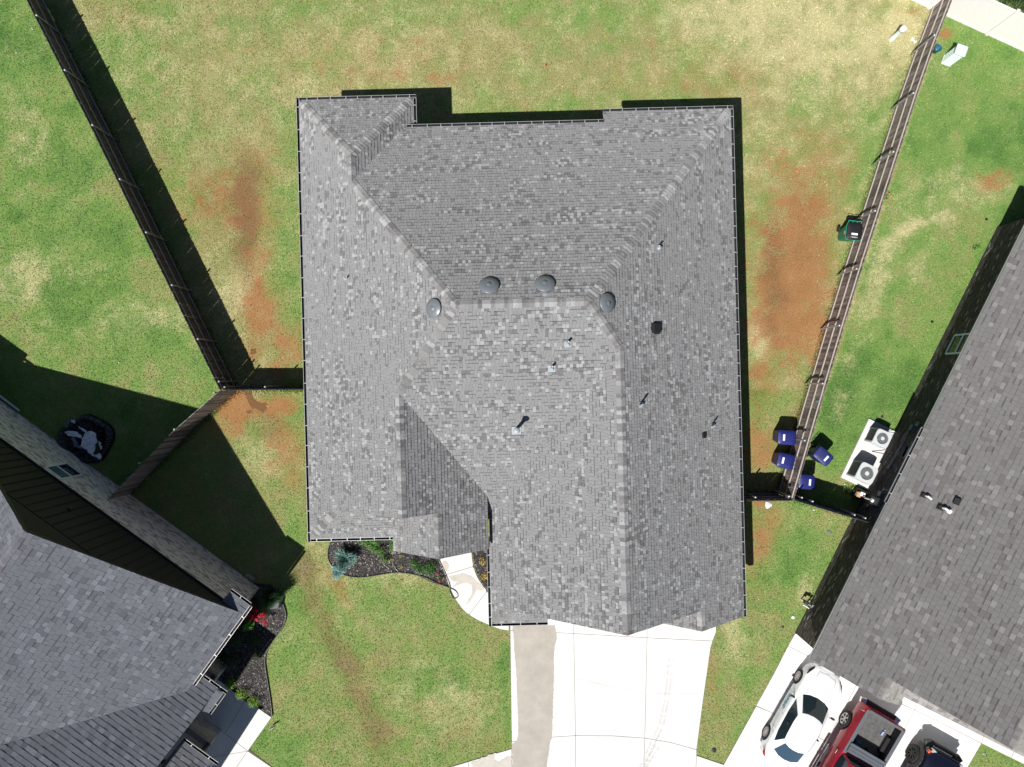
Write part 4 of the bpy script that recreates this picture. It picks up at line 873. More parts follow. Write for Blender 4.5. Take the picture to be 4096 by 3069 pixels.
# ------------------------------------------------------------------ fences
def picket_mesh(mt, wv, h):
    mb = MB(); a = wv / 2; c = .025; t = .009
    prof = [(-a, 0), (a, 0), (a, h - c), (a - c, h), (-a + c, h), (-a, h - c)]; n = 6
    vs = [(x, -t, z) for x, z in prof] + [(x, t, z) for x, z in prof]
    mb.add(vs, [tuple(range(n)), tuple(reversed(range(n, 2 * n)))] + [(i, i + n, (i + 1) % n + n, (i + 1) % n) for i in range(n)]); return mb.mesh('picket', mt)
PM = {}
def fence(pts, label, mp, mr, outside=1, H=1.85, posts=2.45, first=.0, wv=.14, rails=(.22, .98, 1.66), rz=.045, top_rail=True, post_at=None, zj=.02):
    """pts: plan points of the fence line; outside=+1: pickets on the left of travel, rails and posts on the right"""
    f = thing('wood_fence', label, 'fence', (pts[0][0], pts[0][1], 0)); O = Vector((pts[0][0], pts[0][1], 0))
    key = (mp.name, wv, H)
    if key not in PM: PM[key] = picket_mesh(mp, wv, H)
    for a, b in zip(pts, pts[1:]):
        a = Vector((*a, 0)) - O; b = Vector((*b, 0)) - O; L = (b - a).length; d = (b - a) / L; nl = Vector((-d.y, d.x, 0)) * outside; ang = math.atan2(d.y, d.x); n = int(L / (wv + .0005)); st = L / n
        for i in range(n):
            o = bpy.data.objects.new('picket', PM[key]); C.objects.link(o); o.parent = f; q = a + d * (i + .5) * st + nl * (.012 + rnd.uniform(-.004, .004))
            o.location = (q.x, q.y, rnd.uniform(-zj, zj)); o.rotation_euler = (0, rnd.uniform(-.006, .006), ang)
        for z in rails:
            k = int(L / 2.45 + .5) or 1
            for i in range(k):
                mb = MB(); p0 = a + d * L * i / k + d * .004; p1 = a + d * L * (i + 1) / k - d * .004; off = -nl * .022 + Vector((0, 0, z + rnd.uniform(-.008, .008)))
                mb.bar(p0 + off, p1 + off, .04, .088); mb.obj('rail', mr, f)
        k = max(1, int(L / posts + .5)) if post_at is None else len(post_at)
    allp = post_at
    if allp is None:
        allp = []
        for a, b in zip(pts, pts[1:]):
            L = math.hypot(b[0] - a[0], b[1] - a[1]); k = max(1, int(L / posts + .5))
            allp += [(a[0] + (b[0] - a[0]) * (i + first) / k, a[1] + (b[1] - a[1]) * (i + first) / k) for i in range(k)]
    dd = (Vector((*pts[-1], 0)) - Vector((*pts[0], 0))).normalized(); nl = Vector((-dd.y, dd.x, 0)) * outside; me = None
    for x, y in allp:
        q = Vector((x, y, 0)) - O - nl * .075
        if me is None: mb = MB(); mb.cyl((0, 0, -.05), (0, 0, H - .02), .036, n=12); me = mb.mesh('post', M_GALV); mc = MB(); mc.lathe([(.038, -.04), (.043, .0), (.032, .026), (0, .036)], 12); mc = mc.mesh('post_cap', M_GALVL)
        o = bpy.data.objects.new('post', me); C.objects.link(o); o.parent = f; o.location = q
        c = bpy.data.objects.new('post_cap', mc); C.objects.link(c); c.parent = o; c.location = (0, 0, H)
    return f
FT = 1.83
def T(u, v, z=FT): return tuple(P(u, v, z)[:2])
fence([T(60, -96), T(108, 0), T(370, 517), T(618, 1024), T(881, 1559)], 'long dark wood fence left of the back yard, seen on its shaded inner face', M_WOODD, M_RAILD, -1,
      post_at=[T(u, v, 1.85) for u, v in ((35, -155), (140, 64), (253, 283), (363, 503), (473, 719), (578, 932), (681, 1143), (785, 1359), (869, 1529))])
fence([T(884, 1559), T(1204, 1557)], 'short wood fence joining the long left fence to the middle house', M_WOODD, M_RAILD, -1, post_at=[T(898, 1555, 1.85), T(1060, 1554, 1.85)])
fence([T(879, 1562), T(692, 1725), T(428, 2000)], 'short wood fence running down to the pale brick house on the left', M_WOODR, M_RAILD, 1, post_at=[T(861, 1576, 1.85), T(702, 1722, 1.85), T(560, 1858, 1.85)])
RF = [(3835, -80), (3807, 0), (3740, 172), (3671, 371), (3580, 655), (3461, 1024), (3375, 1304), (3300, 1558), (3240, 1767), (3173, 2000)]
fence([T(*q) for q in RF], 'long brown wood fence right of the back yard with pale rails', M_WOODR, M_RAILR, 1,
      post_at=[T(u, v, 1.85) for u, v in ((3745, 142), (3661, 374), (3581, 609), (3508, 845), (3434, 1077), (3365, 1304), (3298, 1536), (3226, 1764), (3162, 1988))])
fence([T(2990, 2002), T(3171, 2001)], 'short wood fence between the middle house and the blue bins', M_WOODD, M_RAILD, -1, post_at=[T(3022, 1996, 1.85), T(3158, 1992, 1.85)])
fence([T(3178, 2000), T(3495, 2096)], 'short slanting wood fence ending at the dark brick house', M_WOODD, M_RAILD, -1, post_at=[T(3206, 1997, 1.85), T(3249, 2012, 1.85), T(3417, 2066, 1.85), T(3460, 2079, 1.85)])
# white vinyl fence
a = P(3560, -41, 0); b = P(4400, 345, 0); d = (b - a).normalized(); L = (b - a).length; nl = Vector((-d.y, d.x, 0))
vf = thing('vinyl_fence', 'tall white vinyl fence crossing behind the top right corner', 'fence', a)
pos = [(P(*q, 0) - a).dot(d) for q in ((3712, 30), (3947, 137), (4190, 248))]; pos = [-.4] + pos + [L]
for i in range(len(pos) - 1):
    s0, s1 = pos[i] + .07, pos[i + 1] - .07; k = int((s1 - s0) / .152); st = (s1 - s0) / k
    for j in range(k):
        mb = MB(); mb.bar(d * (s0 + j * st) + Vector((0, 0, 1.0)), d * (s0 + (j + 1) * st - .0012) + Vector((0, 0, 1.0)), .022, 1.84); mb.obj('vinyl_board', M_VINYL, vf)
    for z in (.06, 1.9): mb = MB(); mb.bar(d * s0 + Vector((0, 0, z)), d * s1 + Vector((0, 0, z)), .05, .12); mb.obj('rail', M_VINYL, vf)
for s_ in pos: mb = MB(); mb.box(0, 0, 0, .127, .127, 2.0, math.atan2(d.y, d.x)); mb.box(0, 0, 2.0, .15, .15, .05, math.atan2(d.y, d.x), top=(.6, .6)); o = mb.obj('post', M_VINYL, vf); o.location = d * s_

# ------------------------------------------------------------------ plants
def foliage(cx, cy, cz, rx, ry, rz, n, size, cols, r, mb, shell=.55, up=.0):
    for i in range(n):
        while True:
            x, y, z = r.uniform(-1, 1), r.uniform(-1, 1), r.uniform(-1, 1); q = x * x + y * y + z * z
            if shell * shell < q < 1 or (q < 1 and r.random() < .3): break
        k = 1 + .22 * math.sin(x * 5 + cx * 7) * math.cos(y * 6 + cy * 3)
        p = Vector((cx + x * rx * k, cy + y * ry * k, max(.03, cz + z * rz))); s = size * r.uniform(.6, 1.3)
        nrm = Vector((x + r.uniform(-.7, .7), y + r.uniform(-.7, .7), z + .6 + up + r.uniform(-.5, .5))).normalized(); a = nrm.orthogonal().normalized(); a.rotate(Matrix.Rotation(r.uniform(0, 6.3), 3, nrm)); b = nrm.cross(a)
        c = gmul(r.choice(cols), r.uniform(.75, 1.25)); mb.add([p - a * s, p - b * s * .5, p + a * s, p + b * s * .5], [(0, 1, 2, 3)], 0, c)
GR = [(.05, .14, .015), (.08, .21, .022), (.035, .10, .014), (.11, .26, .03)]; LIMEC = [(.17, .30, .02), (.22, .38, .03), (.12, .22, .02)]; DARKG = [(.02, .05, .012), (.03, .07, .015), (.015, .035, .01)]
M_STEM = mat('woody_stem', (.07, .05, .035), .9)
def shrub(clumps, label, cols, r, name='shrub', dens=520, size=.030, extra=None, cat='shrub', stem=True, group=None):
    u, v = clumps[0][:2]; o = P(u, v, 0); t = thing(name, label, cat, o, 0, group); mb = MB(); st = MB()
    for u, v, rad, hh in clumps:
        p = P(u, v, hh * .6) - o; foliage(p.x, p.y, hh * .55, rad, rad * r.uniform(.85, 1.1), hh * .55, int(dens * rad * rad * 9), size, cols, r, mb)
        for k in range(5): a = r.uniform(0, 6.3); st.cyl((p.x, p.y, 0), (p.x + math.cos(a) * rad * .6, p.y + math.sin(a) * rad * .6, hh * .7), .012, .005, 6)
    if extra: extra(mb, o)
    mb.obj('foliage', M_LEAF, t)
    if stem: st.obj('stem', M_STEM, t)
    return t
r5 = random.Random(21)
shrub([(1452, 2158, .30, .55), (1478, 2178, .28, .5), (1503, 2160, .30, .6), (1500, 2195, .24, .5), (1525, 2210, .22, .45), (1540, 2238, .20, .4)], 'loose dark green shrub under the white gutter of the middle house', GR, r5, dens=520)
shrub([(1585, 2165, .25, .55), (1575, 2190, .22, .45), (1568, 2150, .22, .5)], 'green shrub tucked into the corner beside the entry roof', GR, r5, dens=520)
shrub([(1663, 2262, .26, .5), (1680, 2282, .22, .45), (1652, 2248, .18, .4), (1705, 2270, .25, .5), (1728, 2262, .22, .5), (1722, 2290, .22, .4)], 'dense bright green low shrub left of the front path', [(.03, .13, .01), (.045, .17, .015), (.02, .09, .01)], r5, dens=700, size=.022)
YEL = [(.55, .42, .02), (.65, .55, .03), (.30, .30, .03)]
shrub([(1932, 2245, .20, .4)], 'yellow shrub with orange tips right of the front path, upper one', YEL + [(.6, .22, .03)], r5, dens=420, size=.022)
shrub([(1940, 2305, .20, .4)], 'yellow shrub with orange tips right of the front path, lower one', YEL + [(.65, .18, .03)], r5, dens=420, size=.022)
shrub([(1567, 2236, .07, .15)], 'tiny yellow flower beside the loose green shrub', YEL, r5, 'flower_plant', 900, .016, cat='flower'); shrub([(1605, 2219, .11, .15)], 'small yellowish green plant near the entry roof edge', [(.2, .3, .03), (.5, .42, .05)], r5, 'flower_plant', 500, .018, cat='plant')
shrub([(1609, 2266, .09, .14)], 'small yellow leaved plant alone in the dark mulch', YEL, r5, 'flower_plant', 700, .016, cat='plant'); shrub([(1578, 2267, .08, .14)], 'small lime plant at the end of the hose', LIMEC, r5, 'flower_plant', 600, .016, cat='plant')
shrub([(1758, 2308, .16, .25), (1762, 2318, .1, .2)], 'small rose plant with pink blooms by the front path', GR, r5, 'rose_plant', 500, .02, lambda mb, o: [foliage(*(P(u, v, .22) - o)[:2], .24, .05, .05, .04, 50, .02, [(.6, .01, .09), (.75, .03, .15)], r5, mb) for u, v in ((1757, 2325), (1752, 2298), (1772, 2320))], cat='rose')
# blue juniper: long needled sprays
def juniper(u, v, label, R, n, cols, hh, r, lean=(0, 0)):
    o = P(u, v, 0); t = thing('juniper', label, 'shrub', o); mb = MB()
    for i in range(n):
        a = r.uniform(0, 6.283); L = R * r.uniform(.35, 1.0) * (1 + .25 * math.sin(a * 3 + 1)); z1 = hh * r.uniform(.25, 1.0); z0 = r.uniform(.02, .3) * hh; s0 = r.uniform(0, .45)
        base = Vector((math.cos(a) * L * s0, math.sin(a) * L * s0, z0 + (z1 - z0) * s0)); tip = Vector((math.cos(a) * L + lean[0] * r.random(), math.sin(a) * L + lean[1] * r.random(), z1 - .25 * L * r.random()))
        if tip.z < .03: tip.z = .03
        prev = base; c = gmul(r.choice(cols), r.uniform(.6, 1.4))
        for k in range(1, 4):
            q = base.lerp(tip, k / 3) + Vector((r.uniform(-.03, .03), r.uniform(-.03, .03), r.uniform(-.02, .02))); d = (q - prev); sd = Vector((-d.y, d.x, r.uniform(-.05, .05)))
            if sd.length < 1e-5: continue
            sd = sd.normalized() * .0055
            mb.add([prev - sd, q - sd * (.3 if k == 3 else 1), q + sd * (.3 if k == 3 else 1), prev + sd], [(0, 1, 2, 3)], 0, gmul(c, .8 + .25 * k)); prev = q
    mb.obj('foliage', M_LEAF, t); st = MB()
    for k in range(6): a = r.uniform(0, 6.3); st.cyl((0, 0, 0), (math.cos(a) * R * .5, math.sin(a) * R * .5, hh * .6), .02, .006, 6)
    st.obj('stem', M_STEM, t)
JC = [(.14, .26, .23), (.07, .16, .14), (.24, .38, .34), (.03, .07, .06), (.02, .04, .035)]
juniper(1388, 2228, 'large spiky blue green juniper in the middle house bed', .52, 1300, JC, .8, r5); juniper(1352, 2285, 'smaller pale blue juniper drooping over the bed edging', .34, 520, [(.17, .30, .27), (.12, .24, .22)], .35, r5)
juniper(1098, 2378, 'dark bushy evergreen behind the boulder at the left house corner', .55, 1500, [(.02, .05, .02), (.03, .065, .025)], 1.4, r5, (.1, .15))
shrub([(1012, 2445, .35, .6), (1040, 2462, .32, .5), (1000, 2468, .28, .5), (1058, 2450, .2, .4)], 'azalea covered in crimson blooms beside the boulder', DARKG + [(.30, .004, .012), (.38, .008, .03)], r5, 'azalea', 420, .028,
      lambda mb, o: [foliage(*(P(u, v, .5) - o)[:2], .5, .13, .11, .08, 150, .026, [(.42, .005, .025), (.34, .004, .012), (.55, .02, .05)], r5, mb) for u, v in ((1015, 2470), (1030, 2478), (1055, 2460), (1060, 2490), (1005, 2462), (1040, 2462), (1022, 2440))], cat='azalea')
shrub([(998, 2500, .24, .5), (985, 2512, .18, .4)], 'glossy bright green shrub below the crimson azalea', [(.05, .22, .02), (.09, .33, .03)], r5, size=.03)
shrub([(1024, 2622, .24, .4)], 'small round green shrub at the shadow edge of the curved bed', LIMEC[2:] + GR, r5, size=.024)
shrub([(922, 2736, .26, .45)], 'leftmost of the three lime boxwoods by the grey path', LIMEC, r5, 'boxwood', 700, .022, cat='shrub', group='boxwoods beside the left house path'); shrub([(966, 2776, .29, .5)], 'middle of the three lime boxwoods by the grey path', LIMEC, r5, 'boxwood', 700, .022, cat='shrub', group='boxwoods beside the left house path')
shrub([(1014, 2808, .30, .5)], 'lowest of the three lime boxwoods, nearest the sunlit path', LIMEC, r5, 'boxwood', 700, .022, cat='shrub', group='boxwoods beside the left house path')
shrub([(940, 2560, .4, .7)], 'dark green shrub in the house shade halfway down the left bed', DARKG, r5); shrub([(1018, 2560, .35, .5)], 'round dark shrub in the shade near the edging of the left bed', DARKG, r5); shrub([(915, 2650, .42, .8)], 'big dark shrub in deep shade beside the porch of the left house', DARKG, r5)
shrub([(3547, 738, .14, .3), (3541, 762, .14, .3), (3545, 790, .13, .3), (3532, 806, .12, .3)], 'bright green plant with pink blooms along the brown fence', [(.10, .30, .02), (.16, .4, .03)], r5, 'flower_plant', 700, .022,
      lambda mb, o: [foliage(*(P(u, v, .3) - o)[:2], .3, .04, .04, .03, 40, .02, [(.7, .18, .16), (.75, .25, .2)], r5, mb) for u, v in ((3559, 776), (3564, 785), (3550, 800))], cat='plant')
shrub([(3900, 990, .15, .2), (3915, 985, .13, .2)], 'tuft of taller grass near the dark brick wall', [(.09, .24, .03), (.12, .3, .04)], r5, 'grass_tuft', 500, .022, cat='weed')
gc = MB(); r6 = random.Random(8)
for i in range(60):
    p = P(3990 + r6.uniform(0, 260), -60 + r6.uniform(-60, 60) + i % 2 * 40, 0); p = P(3960 + i * 5 + r6.uniform(-8, 8), -30 + i * 1.6 + r6.uniform(-30, 22), 0)
    foliage(p.x, p.y, .12, .25, .25, .16, 130, .035, DARKG + [(.06, .14, .03), (.12, .10, .04)], r6, gc)
o = gc.obj('ground_cover', M_LEAF); stuff(o); tag(o, 'scruffy dark green ground cover behind the white vinyl fence', 'ground cover')

# ------------------------------------------------------------------ wheeled bins
def bin_(quad, z, label, lidm, bodym, handle, hdir, rimm=None, stick=.27, wheels=True, emblem=False):
    """quad: four lid corners in the photo; hdir: corner pair index of the handle side"""
    q = [P(u, v, z) for u, v in quad]; c = sum(q, Vector()) / 4; h = ((q[hdir] + q[(hdir + 1) % 4]) / 2 - c); h.z = 0; ang = math.atan2(h.y, h.x); L = h.length * 2; Wd = ((q[hdir] - q[(hdir + 1) % 4]).length + (q[(hdir + 2) % 4] - q[(hdir + 3) % 4]).length) / 2
    L = min(L, .80); Wd = min(Wd, .66)
    t = thing('wheeled_bin', label, 'bin', (c.x, c.y, 0), ang, 'wheeled rubbish bins')
    mb = MB(); rings = []
    for zz, kx, ky, ox in ((.03, .66, .74, .02), (.10, .70, .78, .02), (.5, .80, .87, .01), (z - .12, .92, .95, 0), (z - .05, .97, 1.0, 0)):
        ring = []
        for i in range(24):
            a = 2 * math.pi * (i + .5) / 24; ca, sa = math.cos(a), math.sin(a); e = .35
            ring.append((ox + math.copysign(abs(ca) ** e, ca) * L / 2 * kx, math.copysign(abs(sa) ** e, sa) * Wd / 2 * ky, zz))
        rings.append(ring)
    vs = [p for g in rings for p in g]; fs = [(k * 24 + i, k * 24 + (i + 1) % 24, (k + 1) * 24 + (i + 1) % 24, (k + 1) * 24 + i) for k in range(4) for i in range(24)] + [tuple(reversed(range(24)))]
    mb.add(vs, fs, 0, None, True); mb.sm[-1] = False
    mb.box(-L * .36, 0, .30, .03, Wd * .34, .10); mb.obj('body', bodym, t)
    mb = MB(); n = 24; prof = [(1.0, z - .06), (1.03, z - .05), (1.02, z - .01), (.93, z + .015), (.5, z + .035), (0, z + .04)]; vs = []
    for k, zz in prof:
        for i in range(n):
            a = 2 * math.pi * (i + .5) / n; ca, sa = math.cos(a), math.sin(a); e = .32 + .5 * (k < .6)
            vs.append((math.copysign(abs(ca) ** e, ca) * L / 2 * k, math.copysign(abs(sa) ** e, sa) * Wd / 2 * k, zz))
    fs = [(k * n + i, k * n + (i + 1) % n, (k + 1) * n + (i + 1) % n, (k + 1) * n + i) for k in range(len(prof) - 1) for i in range(n)]
    mb.add(vs, fs, 0, None, True); lid = mb.obj('lid', lidm, t)
    if rimm:
        m = MB(); k = 1.035
        ring = [(math.copysign(abs(math.cos(a)) ** .32, math.cos(a)) * L / 2 * k, math.copysign(abs(math.sin(a)) ** .32, math.sin(a)) * Wd / 2 * k, z - .05) for a in [2 * math.pi * i / 32 for i in range(33)]]
        m.tube(ring, .012, 6); m.obj('rim', rimm, t)
    m = MB(); x0 = L / 2 + .075; m.tube([(x0, -Wd * .42, z - .03), (x0, Wd * .42, z - .03)], .012, 8)
    for y in (-.42, -.15, .15, .42): m.tube([(L / 2 - .04, Wd * y, z - .06), (x0, Wd * y, z - .03)], .010, 6)
    m.obj('handle', handle, t)
    m = MB(); m.box(-L * .18, 0, z + .039, .085, stick, .004); s = m.obj('sticker', M_STICK, lid)
    if emblem:
        m = MB(); m.box(-L * .36, 0, z + .029, .045, .20, .006); m.box(-L * .36, .13, z + .027, .02, .06, .006); m.box(-L * .36, -.13, z + .027, .02, .06, .006); m.obj('emblem', M_GALVL, lid)
        m = MB(); m.box(-L * .05, Wd * .46, z * .72, .14, .015, .10); m.obj('emblem', M_GALVL, t)
    if wheels:
        for s_ in (-1, 1):
            m = MB(); m.cyl((L * .38, s_ * Wd * .40, .135), (L * .38, s_ * Wd * .50, .135), .135, n=20); wl = m.obj('wheel', M_TYRE, t); m = MB(); m.cyl((L * .38, s_ * Wd * .505, .135), (L * .38, s_ * Wd * .515, .135), .07, n=14); m.obj('hub', M_PLAS, wl)
    else:
        m = MB(); m.box(-L * .33, 0, z * .35, .12, .10, .03); m.obj('latch', M_PLAS, t)
    return t
bin_([(3113, 1719), (3187, 1724), (3182, 1782), (3110, 1777)], 1.08, 'upper blue wheeled bin inside the fence, clean lid with white sticker', M_BLUE, M_BLUED, M_BLUED, 1)
bin_([(3118, 1808), (3184, 1824), (3168, 1880), (3102, 1865)], 1.08, 'lower blue wheeled bin inside the fence, turned against the rails', M_BLUE, M_BLUED, M_BLUED, 1)
bin_([(3285, 1784), (3339, 1829), (3302, 1869), (3249, 1819)], 1.05, 'blue bin standing askew on the neighbour grass outside the fence', mat('faded_blue_lid', (.020, .026, .13), .5, noise=.25, nscale=6), M_BLUED, M_BLUED, 3)
bin_([(3199, 1897), (3261, 1902), (3257, 1960), (3190, 1954)], 1.05, 'blue bin half hidden behind the end of the brown fence', M_BLUE, M_BLUED, M_BLUED, 3)
bin_([(3392, 888), (3452, 893), (3444, 965), (3384, 953)], 1.08, 'green wheeled bin with black lid against the brown fence', M_BLK, M_GRN, mat('mint_handle', (.02, .42, .28), .4), 0, mat('bright_green_rim', (.01, .35, .20), .4), emblem=True)

# ------------------------------------------------------------------ air conditioners on their pad
mb = MB(); mb.prism(PAD, -.05, .09); pd = mb.obj('equipment_pad', M_CONC); bevel(pd, .012, 1); struct(pd)
def condenser(corners, zt, label):
    q = [P(u, v, zt) for u, v in corners]; c = sum(q, Vector()) / 4; d = q[1] - q[0]; ang = math.atan2(d.y, d.x); S = sum((q[i] - q[(i + 1) % 4]).length for i in range(4)) / 4
    t = thing('air_conditioner', label, 'air conditioner', (c.x, c.y, .09), ang, 'air conditioner units on the pad'); h = zt - .09
    mb = MB(); mb.box(0, 0, .03, S * .93, S * .93, h - .07); o = mb.obj('housing', M_ACD, t); bevel(o, .04, 3)
    for sx, sy, a in ((1, 0, 0), (-1, 0, 0), (0, 1, 1), (0, -1, 1)):
        mb = MB()
        for i in range(7):
            z = .10 + i * (h - .2) / 7
            if a == 0: mb.box(sx * S * .472, 0, z, .014, S * .78, .05)
            else: mb.box(0, sy * S * .472, z, S * .78, .014, .05)
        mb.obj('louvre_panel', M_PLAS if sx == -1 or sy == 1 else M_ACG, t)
    for sx in (-1, 1):
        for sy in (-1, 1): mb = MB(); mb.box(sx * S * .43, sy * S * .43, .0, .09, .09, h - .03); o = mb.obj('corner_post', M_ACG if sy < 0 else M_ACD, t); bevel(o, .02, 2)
    # top panel: rounded square with a round opening
    mb = MB(); n = 48; R = S * .355; vs = []
    for k in range(4):
        for i in range(n):
            a = 2 * math.pi * i / n; ca, sa = math.cos(a), math.sin(a); sq = (math.copysign(abs(ca) ** .33, ca) * S / 2, math.copysign(abs(sa) ** .33, sa) * S / 2)
            vs.append([(sq[0], sq[1], h - .05), (sq[0] * .985, sq[1] * .985, h), (R * ca, R * sa, h + .003), (R * ca, R * sa, h - .05)][k])
    mb.add(vs, [(k * n + i, k * n + (i + 1) % n, (k + 1) * n + (i + 1) % n, (k + 1) * n + i) for k in range(3) for i in range(n)]); top = mb.obj('top_panel', M_ACG, t)
    mb = MB(); mb.lathe([(.0, h - .05), (R * .5, h - .10), (R, h - .20)], 32); mb.obj('fan_well', mat('dull_fan_metal', (.20, .215, .22), .4, metal=.4), t)
    mb = MB()
    for i in range(3):
        a0 = i * 2.094 + .3; vs = []
        for j in range(6):
            a = a0 + j * .28; vs += [(.06 * math.cos(a), .06 * math.sin(a), h - .10 + .0 * j), (R * .92 * math.cos(a), R * .92 * math.sin(a), h - .13 + .012 * j)]
        mb.add(vs, [(2 * j, 2 * j + 1, 2 * j + 3, 2 * j + 2) for j in range(5)], 0, None, True)
    mb.cyl((0, 0, h - .14), (0, 0, h - .05), .06, n=16); mb.obj('fan', M_STEELB, t)
    mb = MB()
    for i in range(56):
        a = 2 * math.pi * i / 56; mb.bar((.05 * math.cos(a), .05 * math.sin(a), h + .014), (R * math.cos(a), R * math.sin(a), h + .002), .004, .004)
    for k in (.35, .65, .9): mb.tube([(R * k * math.cos(2 * math.pi * i / 32), R * k * math.sin(2 * math.pi * i / 32), h + .012 - .01 * k) for i in range(33)], .0025, 4)
    mb.obj('fan_guard', M_STEELB, t); mb = MB(); mb.cyl((0, 0, h + .0), (0, 0, h + .02), S * .115, n=20); mb.obj('hub_plate', M_ACG, t)
condenser([(3514, 1711), (3573, 1739), (3548, 1797), (3486, 1768)], .84, 'smaller upper air conditioner with round top fan on the white pad'); condenser([(3451, 1843), (3518, 1877), (3484, 1943), (3418, 1911)], .95, 'larger lower air conditioner with round top fan on the white pad')

# ------------------------------------------------------------------ pedestals, small things on the grass
p = P(3566, 158, 0); t = thing('utility_pedestal', 'slim round white utility pedestal on the lawn near the top right fence', 'utility pedestal', p); mb = MB(); mb.lathe([(.13, 0), (.125, .25), (.105, .3), (.105, .82)], 20); mb.obj('post', mat('white_green_plastic', (.62, .70, .66), .5), t)
mb = MB(); mb.lathe([(.105, .82), (.135, .84), (.14, 1.02), (.11, 1.08), (0, 1.1)], 20); mb.obj('cap', M_PIPEW, t)
q = P(3814, 224, .5); t = thing('utility_cabinet', 'mint green louvred utility cabinet outside the brown fence', 'utility box', (q.x, q.y, 0), math.radians(-20)); mb = MB(); mb.box(0, 0, 0, .46, .44, .10); mb.box(0, 0, .1, .38, .36, .95); o = mb.obj('body', M_MINT, t); bevel(o, .05, 3)
for i in range(7):
    mb = MB(); mb.box(0, 0, .16 + i * .11, .43, .41, .045); o = mb.obj('louvre', M_MINT, t); bevel(o, .03, 2)
mb = MB(); mb.box(0, 0, 1.0, .50, .48, .09); o = mb.obj('lid', M_MINT, t); bevel(o, .06, 4)
q = P(3655, 163, .03); mb = MB(); mb.bar((-.08, .03, 0), (.08, -.03, 0), .05, .03)
for sx in (-1, 1):
    for k in (-1, 1): mb.cyl((sx * .085 + k * .018, -sx * .03 + k * .045, -.02), (sx * .085 + k * .018, -sx * .03 + k * .045, .02), .036, n=12)
o = mb.obj('toy_bone', M_PIPEW); o.location = q; o.rotation_euler = (0, 0, -.5); tag(o, 'white bone shaped dog toy lying on the grass', 'dog toy')
q = P(3748, 197, .2); t = thing('bucket', 'dark teal bucket half hidden behind the brown fence', 'bucket', (q.x, q.y, 0)); mb = MB(); mb.lathe([(0, .01), (.11, .01), (.15, .30), (.155, .33), (.14, .32), (.10, .03), (0, .03)], 20); mb.obj('pail', M_TEAL, t); mb = MB(); mb.tube([(.15 * math.cos(a), .06 + .10 * math.sin(a), .33 + .0 * a) for a in [math.pi * i / 10 for i in range(11)]], .006, 6); mb.obj('handle', M_GALV, t)
q = P(2183, 260, .03); mb = MB(); mb.lathe([(.045 * math.sin(math.pi * i / 10), -.045 * math.cos(math.pi * i / 10) + .04) for i in range(11)], 16); o = mb.obj('ball', M_REDBALL); o.location = (q.x, q.y, 0); tag(o, 'small red ball on the back lawn above the roof', 'ball')
def disc(u, v, r_, mt, name, label, cat, h=.02):
    p = P(u, v, 0); mb = MB(); mb.lathe([(r_ * 1.25, -.01), (r_ * 1.2, h), (r_, h + .006), (r_ * .5, h), (0, h + .01)], 18); o = mb.obj(name, mt); o.location = p; tag(o, label, cat)
disc(2856, 3000, .085, M_BLK, 'valve_cover', 'black round irrigation cover in the grass strip beside the driveway', 'cover'); disc(3728, 1287, .05, M_BLK, 'sprinkler', 'dark round sprinkler in the right neighbour lawn, lower one', 'sprinkler'); disc(3945, 877, .05, M_BLK, 'sprinkler', 'dark round sprinkler near the top right house shadow', 'sprinkler')
disc(3317, 2128, .065, M_BOXG, 'drain_cover', 'grey round cleanout cover near the dark brick wall fence', 'cover'); disc(3131, 2508, .05, M_PLAS, 'sprinkler', 'grey sprinkler beside the neighbour driveway corner', 'sprinkler'); disc(3172, 2470, .06, M_PIPEW, 'white_disc', 'white round disc on the grass below the valve assembly', 'disc')
disc(3937, 3015, .06, M_GALV, 'drain_cover', 'silver grey round cover in the lower right grass corner', 'cover')
q = P(3500, 1668, 0); mb = MB(); mb.box(0, 0, 0, .09, .08, .05, .4); o = mb.obj('valve_box', M_PLAS); o.location = (P(3528, 1667).x, P(3528, 1667).y, 0); tag(o, 'small square black drain grate above the air conditioner pad', 'drain')
# crumpled bag by the short fence
r7 = random.Random(4)
def crumple(name, u, v, R, mt, label, cat, h=.10, n=18, sq=1., amp=.3):
    p = P(u, v, 0); mb = MB(); vs = []; K = 8
    for k in range(K):
        for i in range(n):
            a = 2 * math.pi * i / n; rr_ = R * (k / (K - 1)) * (1 + amp * math.sin(a * 3 + 1.1) * .5 + r7.uniform(-.08, .08)); vs.append((rr_ * math.cos(a), rr_ * sq * math.sin(a), .02 + h * (1 - (k / (K - 1)) ** 2) * r7.uniform(.4, 1.1)))
    mb.add(vs, [(k * n + i, (k + 1) * n + i, (k + 1) * n + (i + 1) % n, k * n + (i + 1) % n) for k in range(K - 1) for i in range(n)])
    o = mb.obj(name, mt); o.location = p; tag(o, label, cat); return o
crumple('crumpled_bag', 3073, 2020, .15, M_CLOTH if False else mat('thin_white_plastic', (.62, .64, .68), .35), 'crumpled white plastic bag on the red soil below the short fence', 'bag', .05)
